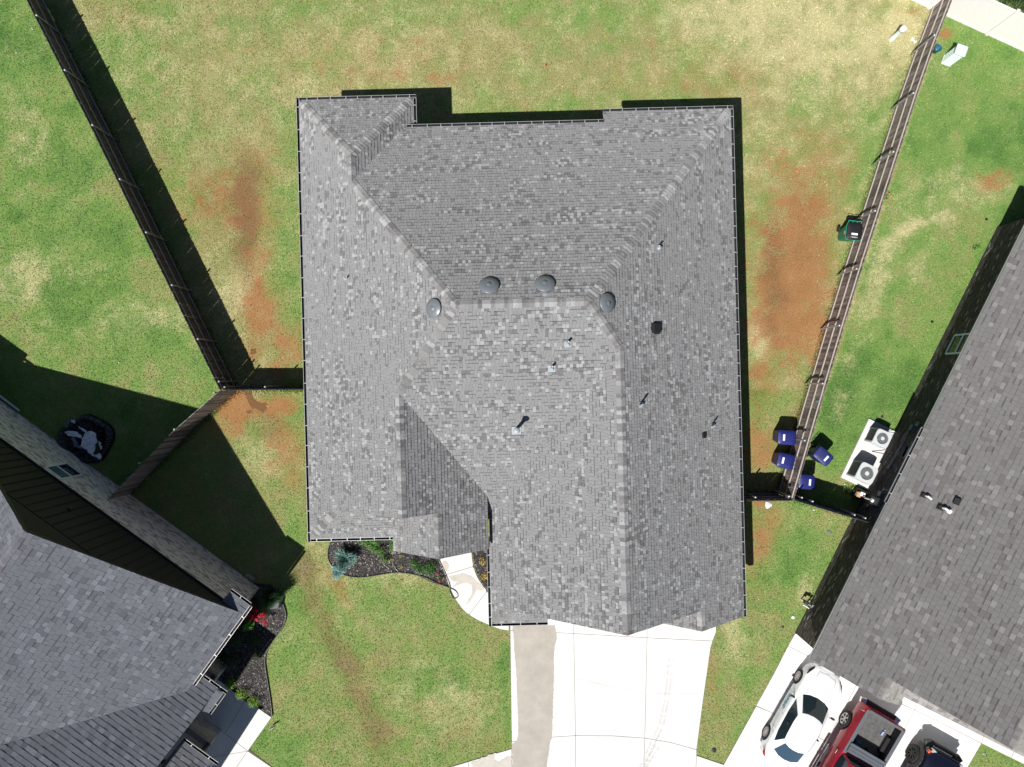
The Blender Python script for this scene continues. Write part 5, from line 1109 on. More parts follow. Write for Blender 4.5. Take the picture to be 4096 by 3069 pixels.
# spray bottle hung on the rail
q = P(3276, 1605, 1.5); t = thing('spray_bottle', 'cyan spray bottle with purple top hung on the brown fence', 'spray bottle', (q.x - .02, q.y, 1.38)); mb = MB(); mb.cyl((0, 0, 0), (0, 0, .17), .045, n=16); mb.cyl((0, 0, .17), (0, 0, .21), .045, .018, n=16); mb.obj('bottle', M_CYAN, t)
mb = MB(); mb.cyl((0, 0, .21), (0, 0, .24), .02, n=12); mb.box(.02, 0, .24, .10, .03, .035); mb.box(-.03, 0, .19, .015, .02, .06); mb.obj('trigger_head', M_PURPLE, t); q = P(3285, 1597, 1.6)
mb = MB(); mb.cyl((0, 0, 0), (0, 0, .12), .03, n=12); mb.lathe([(.035, .12), (.03, .16), (0, .165)], 12); o = mb.obj('yellow_bottle', M_LIME); o.location = (q.x, q.y, 1.44); tag(o, 'small lime capped bottle beside the cyan spray bottle', 'bottle')
# irrigation valve assembly by the dark wall
q = P(3222, 2412, .2); t = thing('valve_assembly', 'white and black backflow valve pipework by the dark brick wall', 'pipework', (q.x, q.y, 0), -.55); mb = MB()
mb.tube([(-.16, .03, 0), (-.16, .03, .42), (-.13, .03, .5), (.10, .03, .5), (.13, .03, .42), (.13, .03, 0)], .032, 10); mb.tube([(-.10, -.12, .28), (.22, -.12, .28)], .022, 8); mb.tube([(.13, .03, .3), (.22, -.02, .35), (.33, .06, .4), (.42, .04, .3)], .02, 8); mb.obj('pipe', M_PIPEW, t)
mb = MB(); mb.box(-.14, .03, .38, .15, .13, .16); mb.cyl((-.02, .03, .5), (-.02, .03, .62), .06, n=14); mb.cyl((.12, .03, .5), (.12, .03, .6), .05, n=14); mb.obj('valve_body', M_PLAS, t); mb = MB(); mb.box(-.02, .03, .62, .15, .03, .025); mb.box(.12, .05, .6, .03, .13, .025); mb.box(.3, .1, .4, .10, .08, .04); mb.obj('valve_handle', M_LEAD, t)
# yard sign
q = P(1088, 2912, .25); t = thing('yard_sign', 'small tilted grey yard sign beside the left house path', 'sign', (q.x, q.y, 0), math.radians(28)); mb = MB(); mb.box(0, 0, .0, 0, 0, 0); mb = MB(); mb.bar((-.14, 0, .22), (.14, 0, .22), .012, .24); mb.obj('sign_board', mat('grey_sign_back', (.25, .30, .34), .4), t); mb = MB(); mb.tube([(0, .012, 0), (0, .012, .25)], .008, 6); mb.obj('stake', M_GALV, t)
# boulder, hanger, downspout, tool
r8 = random.Random(2); q = P(1096, 2412, .25); mb = MB(); pts = [(-.30, -.16), (-.12, -.27), (.26, -.20), (.31, .05), (.16, .27), (-.20, .20)]; n = 6
mb.add([(x, y, 0) for x, y in pts] + [(x * 1.02, y * 1.02, .28) for x, y in pts] + [(x * .88, y * .85, .40 + r8.uniform(-.02, .02)) for x, y in pts], [tuple(range(12, 18))] + [(k * 6 + i, k * 6 + (i + 1) % 6, (k + 1) * 6 + (i + 1) % 6, (k + 1) * 6 + i) for k in range(2) for i in range(6)])
o = mb.obj('boulder', M_ROCK); o.location = (q.x, q.y, 0); bevel(o, .02, 2); tag(o, 'flat topped grey boulder at the tip of the left house bed', 'boulder')
q = P(1002, 2307, .1); t = thing('hose_hanger', 'small grey wire frame leaning by the pale brick wall', 'frame', (q.x, q.y, 0), math.radians(-36)); mb = MB(); mb.tube([(-.20, -.07, .12), (.18, -.07, .12), (.20, -.05, .12), (.20, .06, .12), (-.2, .06, .12), (-.22, .04, .12), (-.22, -.05, .12), (-.20, -.07, .12)], .012, 6); mb.tube([(-.2, -.05, .02), (-.2, -.05, .12)], .01, 6); mb.tube([(.2, .05, .02), (.2, .05, .12)], .01, 6); mb.obj('wire_frame', M_ACG, t)
mb = MB(); mb.tube([(-.16, -.03, .13), (-.04, .02, .14), (.06, -.02, .13), (.16, .03, .14)], .012, 6); mb.obj('white_cord', M_PIPEW, t)
a = P(-30, 1560, .06); b = P(78, 1643, .06); mb = MB(); mb.bar(a, b, .075, .06); o = mb.obj('downspout_extension', M_WHITE); tag(o, 'white downspout pipe lying along the foot of the pale brick wall', 'downspout')
q = P(520, 1905, .1); t = thing('plastic_crate', 'small grey green crate tucked behind the slanting left fence', 'crate', (q.x, q.y, 0), .5); mb = MB()
for x, y, sx, sy in ((-.14, 0, .02, .22), (.14, 0, .02, .22), (0, -.1, .28, .02), (0, .1, .28, .02)): mb.box(x, y, 0, sx, sy, .22)
mb.box(0, 0, 0, .28, .2, .02); mb.obj('crate_body', mat('grey_green_plastic', (.14, .2, .2), .5), t); mb = MB(); mb.tube([(-.14, 0, .22), (-.06, 0, .27), (.06, 0, .27), (.14, 0, .22)], .01, 6); mb.obj('handle', M_GALVL, t)
# black crate with cardboard and a white bag
q = P(3440, 1978, .3); t = thing('black_crate', 'open black folding crate beside the larger air conditioner', 'crate', (q.x, q.y, 0), math.radians(-28)); mb = MB()
for x, y, sx, sy in ((-.24, 0, .02, .40), (.24, 0, .02, .40), (0, -.2, .5, .02), (0, .2, .5, .02)): mb.box(x, y, 0, sx, sy, .38)
mb.box(0, 0, 0, .48, .4, .02); mb.obj('crate_body', M_BLK, t); mb = MB(); mb.tube([(-.25, -.21, .39), (.25, -.21, .39), (.25, .21, .39), (-.25, .21, .39), (-.25, -.21, .39)], .012, 6); mb.obj('crate_rim', M_PLAS, t)
mb = MB(); mb.box(0, 0, .0, .24, .22, .30, top=(.8, 1)); o = mb.obj('cardboard_box', M_CARD); o.location = (q.x - .13, q.y + .02, .14); o.rotation_euler = (0, .1, -.35); tag(o, 'brown cardboard box sticking out of the black crate', 'cardboard box')
mb = MB(); mb.box(0, 0, 0, .24, .22, .3, top=(.9, .8)); b2 = mb.obj('white_bag', M_STICK); b2.location = (q.x + .06, q.y + .03, .15); b2.rotation_euler = (0, 0, -.4); tag(b2, 'white paper bag with green print standing in the black crate', 'bag'); bevel(b2, .02, 2)
mb = MB(); mb.box(.0, .03, .302, .05, .04, .002); mb.box(-.02, .01, .302, .05, .03, .002); mb.obj('green_print', M_GREENL, b2)
shrub([(3390, 1955, .22, .25)], 'weedy green clump below the air conditioner pad', GR, r5, 'weed_clump', 300, .025, cat='weed'); crumple('litter_wrapper', 3378, 1937, .04, M_STICK, 'yellow and white wrapper scrap on the weeds by the pad', 'litter', .03, 8)
crumple('paper_scrap', 3255, 2040, .035, M_STICK, 'tiny white paper scrap on the grass below the slanting fence', 'litter', .03, 8)
# garden hose
pts = [(1578, 2253), (1580, 2270), (1590, 2283), (1605, 2290), (1640, 2294), (1680, 2305), (1720, 2325), (1760, 2338), (1795, 2350), (1820, 2362), (1831, 2378), (1830, 2388), (1820, 2393), (1808, 2388), (1801, 2372), (1800, 2345), (1790, 2315), (1775, 2280), (1757, 2242)]
def smooth(pts, z, k=6, cl=False):
    pts = [P(a, b, z) for a, b in pts]; f = []
    for i in range(len(pts) - 1):
        p0, p1, p2, p3 = pts[max(i - 1, 0)], pts[i], pts[i + 1], pts[min(i + 2, len(pts) - 1)]
        for j in range(k): t = j / k; f.append(.5 * ((2 * p1) + (p2 - p0) * t + (2 * p0 - 5 * p1 + 4 * p2 - p3) * t * t + (3 * p1 - p0 - 3 * p2 + p3) * t ** 3))
    f.append(pts[-1]); return f
mb = MB(); mb.tube(smooth(pts, .06), .018, 8); o = mb.obj('garden_hose', M_HOSE); tag(o, 'black garden hose looping from the mulch over the front path', 'hose')
# slumped pool
c = P(340, 1762, .1); t = thing('deflated_pool', 'deflated black round pool slumped on the shaded grass by the brick wall', 'pool', (c.x, c.y, 0)); n = 110; K = 26; mb = MB(); vs = []; r9 = random.Random(6)
for k in range(K):
    f = k / (K - 1)
    for i in range(n):
        a = 2 * math.pi * i / n; R = (1.20 + .10 * math.sin(a * 2 + .8) + .06 * math.sin(a * 5)) * f
        wr = .030 * math.sin(a * 46 + 5 * math.sin(a * 3) + f * 6) * min(1, f * 1.5) + r9.uniform(-.012, .012); z = .05 + (.16 * math.exp(-((f - .84) / .13) ** 2)) + wr + .05 * VA.fbm(np.array([R * math.cos(a) * 3]), np.array([R * math.sin(a) * 3]))[0]
        if k == K - 1: z = .0
        vs.append((R * math.cos(a), R * math.sin(a), max(0, z)))
mb.add(vs, [(k * n + i, (k + 1) * n + i, (k + 1) * n + (i + 1) % n, k * n + (i + 1) % n) for k in range(K - 1) for i in range(n)]); mb.obj('black_cover', M_TAR, t)
def cloth(poly, z, mt, name, label=None, amp=.05):
    q = [P(u, v, z) - c for u, v in poly]; q = [Vector((a.x, a.y, 0)) for a in q]; mb = MB(); cen = sum(q, Vector()) / len(q); m = []
    for i in range(len(q)):
        for j in range(4): m.append(q[i].lerp(q[(i + 1) % len(q)], j / 4))
    n = len(m); K = 8; vs = []
    for k in range(K):
        f = k / (K - 1)
        for i in range(n):
            p = cen.lerp(m[i], f); vs.append((p.x, p.y, z + amp * (1 - f * .9) + .035 * math.sin(i * 1.3 + k * .7) * f + .03 * math.sin(i * .5 + k * 1.9)))
    mb.add(vs, [(k * n + i, (k + 1) * n + i, (k + 1) * n + (i + 1) % n, k * n + (i + 1) % n) for k in range(K - 1) for i in range(n)], 0, None, True); o = mb.obj(name, mt, t); return o
def Z8(pts): return [(200 + a * .3017, 1600 + b * .3017) for a, b in pts]
cloth(Z8([(480, 425), (540, 410), (590, 430), (620, 490), (630, 560), (600, 620), (610, 660), (580, 700), (510, 690), (455, 640), (420, 620), (415, 540), (440, 480)]), .26, M_CLOTH, 'pool_liner'); cloth(Z8([(190, 430), (240, 410), (330, 415), (390, 445), (430, 480), (415, 510), (350, 490), (280, 480), (230, 470)]), .25, M_CLOTH, 'pool_liner')
cloth(Z8([(600, 560), (640, 580), (670, 620), (675, 680), (650, 745), (610, 720), (595, 690), (610, 640)]), .28, M_OLIVE, 'pool_floor'); cloth(Z8([(365, 340), (420, 370), (470, 395), (490, 430), (455, 420), (410, 390)]), .27, M_CLOTH, 'pool_liner')
cloth(Z8([(560, 700), (620, 750), (650, 740), (670, 700), (690, 760), (660, 795), (620, 760), (550, 730), (500, 690), (460, 650)]), .3, M_CLOTH, 'pool_liner'); cloth(Z8([(275, 515), (320, 495), (350, 540), (375, 600), (430, 620), (425, 645), (370, 635), (320, 605), (310, 560)]), .24, mat('grey_blue_liner', (.20, .23, .32), .6), 'pool_liner')
cloth(Z8([(268, 258), (320, 262), (340, 312), (300, 298)]), .25, M_CLOTH, 'pool_liner'); cloth(Z8([(640, 540), (680, 565), (670, 600), (695, 615), (690, 650), (670, 660), (675, 620), (650, 590)]), .28, M_CLOTH, 'pool_liner'); cloth(Z8([(228, 262), (255, 255), (245, 330), (235, 370), (210, 350)]), .24, mat('grey_blue_liner'), 'pool_liner')
# little white specks on the lawns: litter that reads as dots
for u, v, lb in ((536, 1219, 'tiny white scrap on the left neighbour lawn above the house shadow'), (476, 1450, 'pale pink scrap on the left lawn near the shadow edge'), (131, 117, 'tiny white scrap on the left lawn near the long fence top'), (66, 211, 'tiny white scrap low on the far left lawn'), (1167, 2712, 'tiny white scrap on the front lawn beside the curved bed')):
    crumple('litter_scrap', u, v, .03, M_STICK, lb, 'litter', .03, 7)
# ------------------------------------------------------------------ vehicles (local x forward, y left)
def loft_body(st, prof):
    mb = MB(); vs = []; k = len(prof(st[0])); 
    for s in st:
        h = prof(s); ring = [(s[0], y, z) for y, z in h] + [(s[0], -y, z) for y, z in reversed(h)]; vs += ring
    n = 2 * k; m = len(st)
    fs = [(a * n + i, a * n + (i + 1) % n, (a + 1) * n + (i + 1) % n, (a + 1) * n + i) for a in range(m - 1) for i in range(n)] + [tuple(range(n)), tuple(reversed(range((m - 1) * n, m * n)))]
    mb.add(vs, [tuple(reversed(f)) for f in fs], 0, None, True); mb.sm[-1] = mb.sm[-2] = False; return mb
def cut(o, cutters):
    tmp = []
    for c in cutters:
        m = o.modifiers.new('cut', 'BOOLEAN'); m.operation = 'DIFFERENCE'; m.solver = 'EXACT'; m.object = c; tmp.append(c); c.parent = o.parent
    bpy.context.view_layer.update(); dg = bpy.context.evaluated_depsgraph_get(); me = bpy.data.meshes.new_from_object(o.evaluated_get(dg)); o.modifiers.clear(); o.data = me
    for c in tmp: bpy.data.objects.remove(c)
def cutter(mb): return mb.obj('wheel_cutter', M_BLK)
def arches(axles, r, w0):
    out = []
    for x, z in axles:
        for s in (-1, 1): mb = MB(); mb.cyl((x, s * w0, z), (x, s * 1.3, z), r, n=28, smooth=False); out.append(cutter(mb))
    return out
def wheel(parent, x, y, z, R, wd, rimm, ns=10):
    s = 1 if y > 0 else -1; mb = MB(); h = wd / 2; prof = [(R * .60, -h), (R * .90, -h * 1.0), (R * .985, -h * .8), (R, -h * .3), (R, h * .3), (R * .985, h * .8), (R * .90, h), (R * .66, h), (R * .64, h * .75), (0, h * .55)]
    mb.lathe(prof, 30); o = mb.obj('wheel', M_TYRE, parent); o.location = (x, y, z); o.rotation_euler = (-math.pi / 2 * s, 0, 0)
    mb = MB(); mb.lathe([(R * .60, h * .82), (R * .655, h * .92), (R * .655, h * .99), (R * .62, h * .99), (R * .59, h * .75)], 30); mb.lathe([(R * .16, h * .7), (R * .15, h * .93), (0, h * .96)], 14)
    for i in range(ns):
        a = 2 * math.pi * i / ns; mb.bar((R * .1 * math.cos(a), R * .1 * math.sin(a), h * .82), (R * .61 * math.cos(a + .12), R * .61 * math.sin(a + .12), h * .86), .022 if ns > 8 else .05, .02)
        if ns > 8: mb.bar((R * .1 * math.cos(a), R * .1 * math.sin(a), h * .82), (R * .61 * math.cos(a - .10), R * .61 * math.sin(a - .10), h * .86), .018, .02)
    mb.obj('rim', rimm, o); return o
def cabin(parent, bot, top, crown, paint, glass, gm, name='cabin', inset=.05):
    """bot/top: half rings (x, y, z) front centre to rear centre"""
    def full(r): return r + [(x, -y, z) for x, y, z in reversed(r[1:-1])]
    B, T_ = full(bot), full(top); n = len(B); cx = sum(p[0] for p in T_) / n; mid = [(cx + (x - cx) * .55, y * .55, crown - .012) for x, y, z in T_]
    up = [(cx + (x - cx) * .9, y * .9, z + (crown - z) * .45) for x, y, z in T_]
    vs = B + T_ + up + mid + [(cx, 0, crown)]; fs = []
    for k in range(3): fs += [(k * n + i, (k + 1) * n + i, (k + 1) * n + (i + 1) % n, k * n + (i + 1) % n) for i in range(n)]
    fs += [(3 * n + i, 4 * n, 3 * n + (i + 1) % n) for i in range(n)]
    mb = MB(); mb.add(vs, [tuple(reversed(f)) if False else f for f in fs], 0, None, True)
    o = mb.obj(name, paint, parent); c = Vector((cx, 0, (bot[0][2] + crown) / 2))
    for (i0, i1, nm, g, f0, f1) in glass:
        for sgn in ((1, -1) if nm == 'side_window' else (0,)):
            mb = MB()
            if sgn == 0: idx = [j % n for j in range(i0 - n if i0 > i1 else i0, i1 + 1)]
            else: idx = list(range(i0, i1 + 1)) if sgn == 1 else [(n - j) % n for j in range(i0, i1 + 1)]
            A = [Vector(B[j]) for j in idx]; D = [Vector(T_[j]) for j in idx]
            # inset the two ends
            def ins(L): L = list(L); L[0] = L[0].lerp(L[1], inset * 1.5); L[-1] = L[-1].lerp(L[-2], inset * 1.5); return L
            A, D = ins(A), ins(D); lo = [a.lerp(d, f0) for a, d in zip(A, D)]; hi = [a.lerp(d, f1) for a, d in zip(A, D)]
            def push(p): v = p - c; v.x *= .8; v.z += .25; return p + v.normalized() * .014
            m = len(lo); mb.add([push(p) for p in lo + hi], [(i, i + 1, m + i + 1, m + i) for i in range(m - 1)], 0, None, True); mb.obj(nm, g, parent)
    return o
def carprof(s):
    x, w, zb, zs, zd = s; return [(w * .80, zb), (w * .93, zb + .03), (w * .99, zb + .14), (w, (zb + zs) * .5), (w * .985, zs - .13), (w * .945, zs - .03), (w * .88, zs + .0), (w * .70, zs + (zd - zs) * .55), (w * .35, zs + (zd - zs) * .92), (0.001, zd)]
# ---- white sedan
sd = thing('white_car', 'white four door car with blue door decal, nose under the right house roof', 'car', (12.80, -14.72, .03), math.radians(60.2))
st = [(-2.36, .55, .45, .68, .70), (-2.32, .72, .34, .86, .90), (-2.18, .83, .26, .95, 1.00), (-1.7, .90, .2, .965, 1.03), (-1.0, .915, .19, .95, 1.0), (0, .92, .19, .93, .98), (.9, .915, .19, .91, .98), (1.25, .91, .2, .885, .975), (1.7, .90, .2, .82, .915), (2.02, .86, .22, .73, .83), (2.20, .78, .27, .64, .73), (2.31, .64, .33, .56, .62), (2.36, .40, .38, .50, .54)]
o = loft_body(st, carprof).obj('body', M_PWHITE, sd); cut(o, arches([(1.43, .33), (-1.43, .33)], .375, .60)); bevel(o, .008, 1)
bot = [(1.14, 0, .965), (1.09, .36, .96), (.96, .66, .93), (.72, .80, .92), (.05, .835, .925), (-.95, .82, .94), (-1.48, .75, .95), (-1.76, .62, .98), (-1.92, .3, 1.0), (-1.96, 0, 1.0)]
top = [(.36, 0, 1.40), (.33, .28, 1.395), (.25, .50, 1.38), (.08, .57, 1.37), (-.25, .60, 1.38), (-.75, .58, 1.37), (-1.0, .55, 1.35), (-1.14, .47, 1.34), (-1.22, .22, 1.355), (-1.24, 0, 1.36)]
cabin(sd, bot, top, 1.455, M_PWHITE, [(16, 2, 'windscreen', M_GLASS, .04, .95), (3, 6, 'side_window', M_GLASS, .06, .90), (7, 11, 'rear_window', M_GLASS2, .07, .93)], None)
for x, y in ((1.43, .80), (-1.43, .80), (1.43, -.80), (-1.43, -.80)): wheel(sd, x, y, .325, .33, .215, M_RIM, 10)
for s in (1, -1):
    mb = MB(); mb.bar((.62, s * .86, .93), (.66, s * .98, .97), .05, .03); mb.box(.66, s * 1.0, .93, .10, .17, .11, top=(.8, .85)); o = mb.obj('mirror', M_BLK, sd); bevel(o, .02, 2)
    mb = MB(); mb.add([(2.17, s * .62, .715), (2.27, s * .60, .62), (2.06, s * .80, .70), (1.78, s * .875, .80), (1.84, s * .84, .835)], [(0, 1, 2, 3, 4)]); o = mb.obj('headlight', M_BLK, sd)
    o.location = (0.0, s * .015, .02)
    mb = MB(); mb.add([(1.85, s * .875, .80), (1.79, s * .89, .79), (1.93, s * .86, .745)], [(0, 1, 2)]); o = mb.obj('indicator', M_ORANGE, sd); o.location = (0, s * .015, .015)
    mb = MB(); mb.add([(-2.20, s * .80, .86), (-2.1, s * .87, .84), (-1.88, s * .885, .92), (-2.0, s * .84, .955), (-2.25, s * .70, .93)], [(0, 1, 2, 3, 4)]); o = mb.obj('tail_light', M_TAIL, sd); o.location = (-.01, s * .02, .012)
    mb = MB()
    for x in (.78, -.22, -1.12): mb.bar((x, s * .922, .26), (x - .03, s * .905, .86), .006, .006)
    mb.bar((.78, s * .923, .26), (-1.12, s * .923, .26), .006, .006); mb.obj('door_seam', M_PLAS, sd)
    for x in (-.12, -1.02): mb = MB(); mb.box(x, s * .925, .71, .19, .025, .03); o = mb.obj('door_handle', M_GALVL, sd)
    mb = MB(); mb.box(-.42, s * .735, 1.02, .07, .02, .30, 0); mb.obj('window_pillar', M_BLK, sd)
mb = MB()
for a, b in (((1.16, .58, .965), (2.1, .42, .81)), ((1.16, -.58, .965), (2.1, -.42, .81)), ((2.1, .42, .81), (2.14, 0, .82)), ((2.14, 0, .82), (2.1, -.42, .81)), ((-2.0, .60, 1.005), (-2.2, .58, .985)), ((-2.0, -.60, 1.005), (-2.2, -.58, .985))): mb.bar(a, b, .007, .02)
mb.obj('panel_seam', mat('seam_grey', (.18, .18, .19), .6), sd)  # panel gaps drawn as thin grey bars
mb = MB(); mb.bar((2.32, -.45, .50), (2.32, .45, .50), .05, .12); mb.obj('grille', M_BLK, sd)
mb = MB(); n = 26; r = random.Random(9); vs = [(.30 + (.46 * math.cos(2 * math.pi * i / n)) * r.uniform(.8, 1.1), .924 - .0 * i, .57 + .15 * math.sin(2 * math.pi * i / n) * r.uniform(.8, 1.1)) for i in range(n)]
mb.add(vs, [tuple(range(n))]); mb.obj('door_decal', M_DECALB, sd)
text_obj('RMH', .30, M_DECALK, sd, (.30, .928, .57), (math.pi / 2, 0, math.pi))
mb = MB(); x = -.38
for z, L, hh in ((.60, .60, .018), (.54, .46, .014), (.50, .40, .012)):
    x = -.36
    while x > -.36 - L: d = r.uniform(.02, .05); mb.box(x - d / 2, .924, z, d, .004, hh); x -= d + .014
mb.obj('small_print', M_DECALG, sd)
# ---- red pickup, tailgate towards the garage
pk = thing('red_pickup_truck', 'red pickup truck backed up to the garage with grey rolled bed cover', 'pickup truck', (14.72, -17.0, .03), math.radians(239.6))
def pkprof(s):
    x, w, zb, zs, zd = s; return [(w * .85, zb), (w * .97, zb + .03), (w * 1.0, zb + .2), (w * 1.01, (zb + zs) * .5), (w * .985, zs - .25), (w * .97, zs - .03), (w * .94, zs), (w * .6, zd), (w * .3, zd + .004), (.001, zd + .004)]
st = [(-2.93, .93, .62, 1.26, 1.26), (-2.88, .975, .5, 1.30, 1.30), (-1.5, 1.0, .45, 1.31, 1.31), (-.72, 1.0, .45, 1.31, 1.31), (1.2, 1.0, .45, 1.22, 1.30), (2.2, .98, .45, 1.13, 1.24), (2.75, .93, .5, 1.04, 1.14), (2.92, .82, .55, .95, 1.0)]
o = loft_body(st, pkprof).obj('body', M_PRED, pk); mb = MB(); mb.box(-1.80, 0, .86, 2.02, 1.62, .8); c1 = cutter(mb); cut(o, arches([(1.85, .41), (-1.85, .41)], .50, .66) + [c1]); bevel(o, .008, 1)
mb = MB(); mb.box(-1.80, 0, .865, 2.00, 1.60, .01); mb.obj('bed_floor', M_BEDFL, pk)
for i in range(15): mb = MB(); mb.box(-1.80, -.70 + i * .10, .876, 1.98, .045, .012); mb.obj('bed_rib', M_BEDFL, pk)
mb = MB()
for s in (-1, 1): mb.box(-1.80, s * .800, .87, 2.0, .012, .42); mb.box(-1.85, s * .70, .88, .85, .2, .16, top=(.8, .8))
mb.box(-.797, 0, .87, .012, 1.6, .42); mb.box(-2.803, 0, .87, .012, 1.6, .42); mb.obj('bed_wall', M_BLK, pk)
for nm, b in (('bed_rail', (-1.80, .875, 1.315, 2.12, .16, .03)), ('bed_rail', (-1.80, -.875, 1.315, 2.12, .16, .03)), ('tailgate_cap', (-2.84, 0, 1.318, .11, 1.62, .03))): mb = MB(); mb.box(*b); o = mb.obj(nm, M_BEDCAP, pk); bevel(o, .012, 2)
mb = MB()
for i in range(3): mb.box(-.92 - i * .145, 0, 1.35 + .015 * (i % 2), .14, 1.72, .07)
o = mb.obj('folded_bed_cover', M_TONN, pk); bevel(o, .015, 2)
mb = MB(); mb.add([(-2.94, -.62, .72), (-2.94, .62, .72), (-2.94, .62, 1.2), (-2.94, -.62, 1.2)], [(3, 2, 1, 0)]); mb.obj('tailgate_panel', M_PRED, pk); mb = MB(); mb.bar((-2.95, -.14, 1.17), (-2.95, .14, 1.17), .03, .05); mb.obj('tailgate_handle', M_CHROME, pk)
mb = MB(); mb.bar((-3.04, -.72, .62), (-3.04, .72, .62), .22, .16); o = mb.obj('rear_bumper', M_BLK, pk); bevel(o, .03, 2)
for s in (-1, 1):
    mb = MB(); mb.box(-3.0, s * .86, .54, .26, .24, .17, s * -.25); o = mb.obj('bumper_corner', M_CHROME, pk); bevel(o, .03, 2)
    mb = MB(); mb.box(-2.80, s * .955, .88, .24, .09, .38); o = mb.obj('tail_light', M_TAIL, pk); bevel(o, .03, 2)
    mb = MB(); mb.tube([(-2.92, s * .92, .90), (-2.92, s * .92, 1.24), (-2.68, s * 1.005, 1.22), (-2.66, s * 1.01, .92), (-2.92, s * .92, .90)], .010, 6); mb.obj('lamp_trim', mat('pink_lens_edge', (.7, .45, .45), .3), pk)
    mb = MB(); mb.bar((-.55, s * 1.06, .50), (1.25, s * 1.06, .50), .12, .07); o = mb.obj('side_step', M_CHROME, pk); bevel(o, .03, 2); mb = MB(); mb.box(.3, s * 1.065, .537, 1.5, .09, .006); mb.obj('step_tread', M_PLAS, o)
    mb = MB()
    for x in (-.70, .25, 1.2): mb.bar((x, s * 1.008, .5), (x, s * .99, 1.2), .012, .008)
    mb.obj('door_seam', M_BLK, pk); mb = MB(); mb.box(1.0, s * 1.12, 1.28, .12, .22, .2); o = mb.obj('mirror', M_BLK, pk); bevel(o, .03, 2)
    for x in (-.55, .35): mb = MB(); mb.box(x, s * 1.01, 1.05, .2, .03, .04); mb.obj('door_handle', M_CHROME, pk)
for x, y in ((1.85, .90), (-1.85, .90), (1.85, -.90), (-1.85, -.90)): wheel(pk, x, y, .40, .40, .26, M_RIM, 6)
bot = [(1.55, 0, 1.29), (1.5, .4, 1.29), (1.35, .78, 1.26), (1.1, .93, 1.25), (.3, .95, 1.29), (-.4, .95, 1.31), (-.66, .92, 1.31), (-.70, .80, 1.32), (-.71, .4, 1.32), (-.71, 0, 1.32)]
top = [(.80, 0, 1.88), (.77, .35, 1.88), (.68, .62, 1.86), (.52, .70, 1.85), (.2, .73, 1.87), (-.25, .73, 1.87), (-.47, .71, 1.86), (-.54, .64, 1.86), (-.56, .3, 1.88), (-.56, 0, 1.88)]
cabin(pk, bot, top, 1.93, M_PRED, [(16, 2, 'windscreen', M_GLASS, .05, .95), (3, 6, 'side_window', M_GLASS, .06, .88), (7, 11, 'rear_window', M_GLASS, .06, .90)], None)
mb = MB(); mb.cyl((-2.30, .42, .93), (-2.12, .40, .93), .045, n=12); mb.box(-2.38, .43, .90, .05, .04, .05); o = mb.obj('drink_bottle', M_BUCK); o.parent = None; o.matrix_world = Matrix.Translation((14.72, -17.0, .03)) @ Matrix.Rotation(math.radians(239.6), 4, 'Z'); tag(o, 'small blue and white bottle lying in the pickup bed', 'bottle')
for (x, y, sx, sy, h, mt, lb) in ((-1.25, -.35, .35, .3, .18, M_TEAL, 'teal box among the load under the rolled cover of the pickup'), (-1.2, .35, .3, .5, .2, M_PLAS, 'dark grey bag lying at the cab end of the pickup bed')):
    mb = MB(); mb.box(0, 0, 0, sx, sy, h, top=(.85, .8)); o = mb.obj('cargo_box' if mt is M_TEAL else 'cargo_bag', mt); bevel(o, .04, 2); o.matrix_world = Matrix.Translation((14.72, -17.0, .03)) @ Matrix.Rotation(math.radians(239.6), 4, 'Z') @ Matrix.Translation((x, y, .89)); tag(o, lb, 'box' if mt is M_TEAL else 'bag')
# ---- dark off-roader, nose towards the garage
sv = thing('dark_off_roader', 'black and navy off road vehicle cut by the bottom edge of the photo', 'car', (17.92, -18.16, .03), math.radians(60.7))
def svprof(s):
    x, w, zb, zs, zd = s; return [(w * .85, zb), (w * .97, zb + .03), (w, zb + .2), (w * 1.0, (zb + zs) * .5), (w * .99, zs - .2), (w * .97, zs - .05), (w * .93, zs), (w * .7, zd - .01), (w * .35, zd), (.001, zd + .005)]
st = [(-2.2, .86, .6, 1.15, 1.18), (-2.1, .90, .5, 1.22, 1.24), (-.5, .92, .45, 1.24, 1.26), (.7, .91, .45, 1.22, 1.27), (1.5, .90, .45, 1.17, 1.25), (2.0, .86, .5, 1.12, 1.20), (2.13, .78, .55, 1.08, 1.14)]
o = loft_body(st, svprof).obj('body', M_PNAVY, sv); cut(o, arches([(1.45, .42), (-1.4, .42)], .50, .58)); bevel(o, .01, 1)
bot = [(.85, 0, 1.24), (.82, .4, 1.24), (.72, .72, 1.22), (.55, .84, 1.22), (0, .86, 1.23), (-1.2, .86, 1.23), (-1.9, .84, 1.22), (-2.0, .76, 1.22), (-2.06, .4, 1.22), (-2.06, 0, 1.22)]
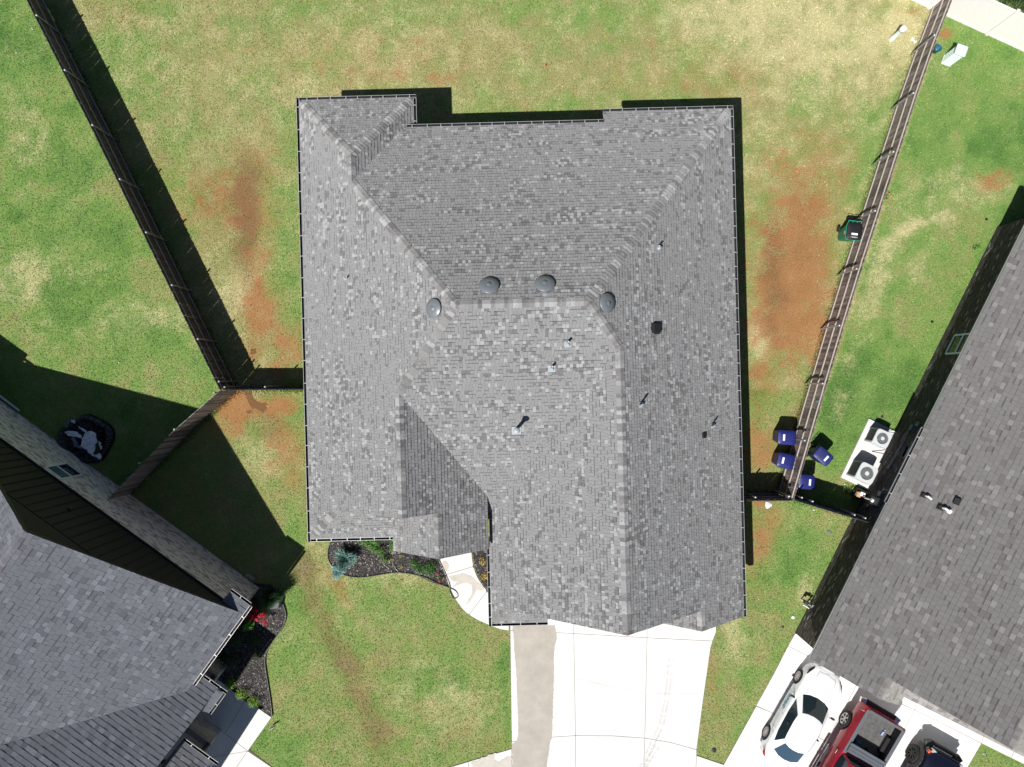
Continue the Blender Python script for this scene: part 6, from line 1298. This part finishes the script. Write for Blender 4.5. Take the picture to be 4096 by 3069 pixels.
top = [(.38, 0, 1.76), (.36, .35, 1.76), (.3, .62, 1.75), (.2, .68, 1.74), (-.2, .70, 1.76), (-1.2, .70, 1.76), (-1.75, .69, 1.75), (-1.84, .62, 1.75), (-1.9, .3, 1.76), (-1.9, 0, 1.76)]
cabin(sv, bot, top, 1.80, M_BLK, [(16, 2, 'windscreen', M_GLASS, .05, .95), (3, 6, 'side_window', M_GLASS, .06, .88), (7, 11, 'rear_window', M_GLASS, .06, .90)], None)
for x, y in ((1.45, .86), (-1.4, .86), (1.45, -.86), (-1.4, -.86)): wheel(sv, x, y, .42, .42, .28, M_RIMB, 8)
for s in (-1, 1):
    mb = MB(); pts = [(1.45 + .56 * math.cos(a), s * .93, .42 + .56 * math.sin(a)) for a in [math.pi * i / 10 for i in range(11)]]
    for a, b in zip(pts, pts[1:]): mb.bar(a, b, .20, .05, up=(0, 1, 0))
    mb.obj('wheel_flare', M_PLAS, sv); mb = MB(); pts = [(-1.4 + .56 * math.cos(a), s * .93, .42 + .56 * math.sin(a)) for a in [math.pi * i / 10 for i in range(11)]]
    for a, b in zip(pts, pts[1:]): mb.bar(a, b, .20, .05, up=(0, 1, 0))
    mb.obj('wheel_flare', M_PLAS, sv)
    mb = MB(); mb.box(2.05, s * .62, .93, .20, .30, .20, s * -.3); o = mb.obj('headlight', M_LENS, sv); bevel(o, .03, 2); mb = MB(); mb.box(1.99, s * .82, .96, .15, .08, .15, s * -.5); o = mb.obj('indicator', M_ORANGE, sv); bevel(o, .02, 2)
    mb = MB(); mb.box(.62, s * 1.0, 1.12, .12, .2, .17); mb.obj('mirror', M_BLK, sv)
mb = MB(); mb.box(2.33, 0, .52, .20, 1.15, .22, top=(.8, .9)); mb.box(2.22, .72, .56, .34, .34, .16, .5); mb.box(2.22, -.72, .56, .34, .34, .16, -.5); o = mb.obj('front_bumper', M_PLAS, sv); bevel(o, .03, 2)
mb = MB(); mb.tube([(2.36, -.52, .72), (2.34, -.45, .80), (2.34, .45, .80), (2.36, .52, .72)], .025, 8); mb.obj('bull_bar', M_BLK, sv); mb = MB(); mb.bar((2.15, -.66, .84), (2.15, .66, .84), .06, .46); mb.obj('grille', M_BLK, sv)
print('objects', len(bpy.data.objects))
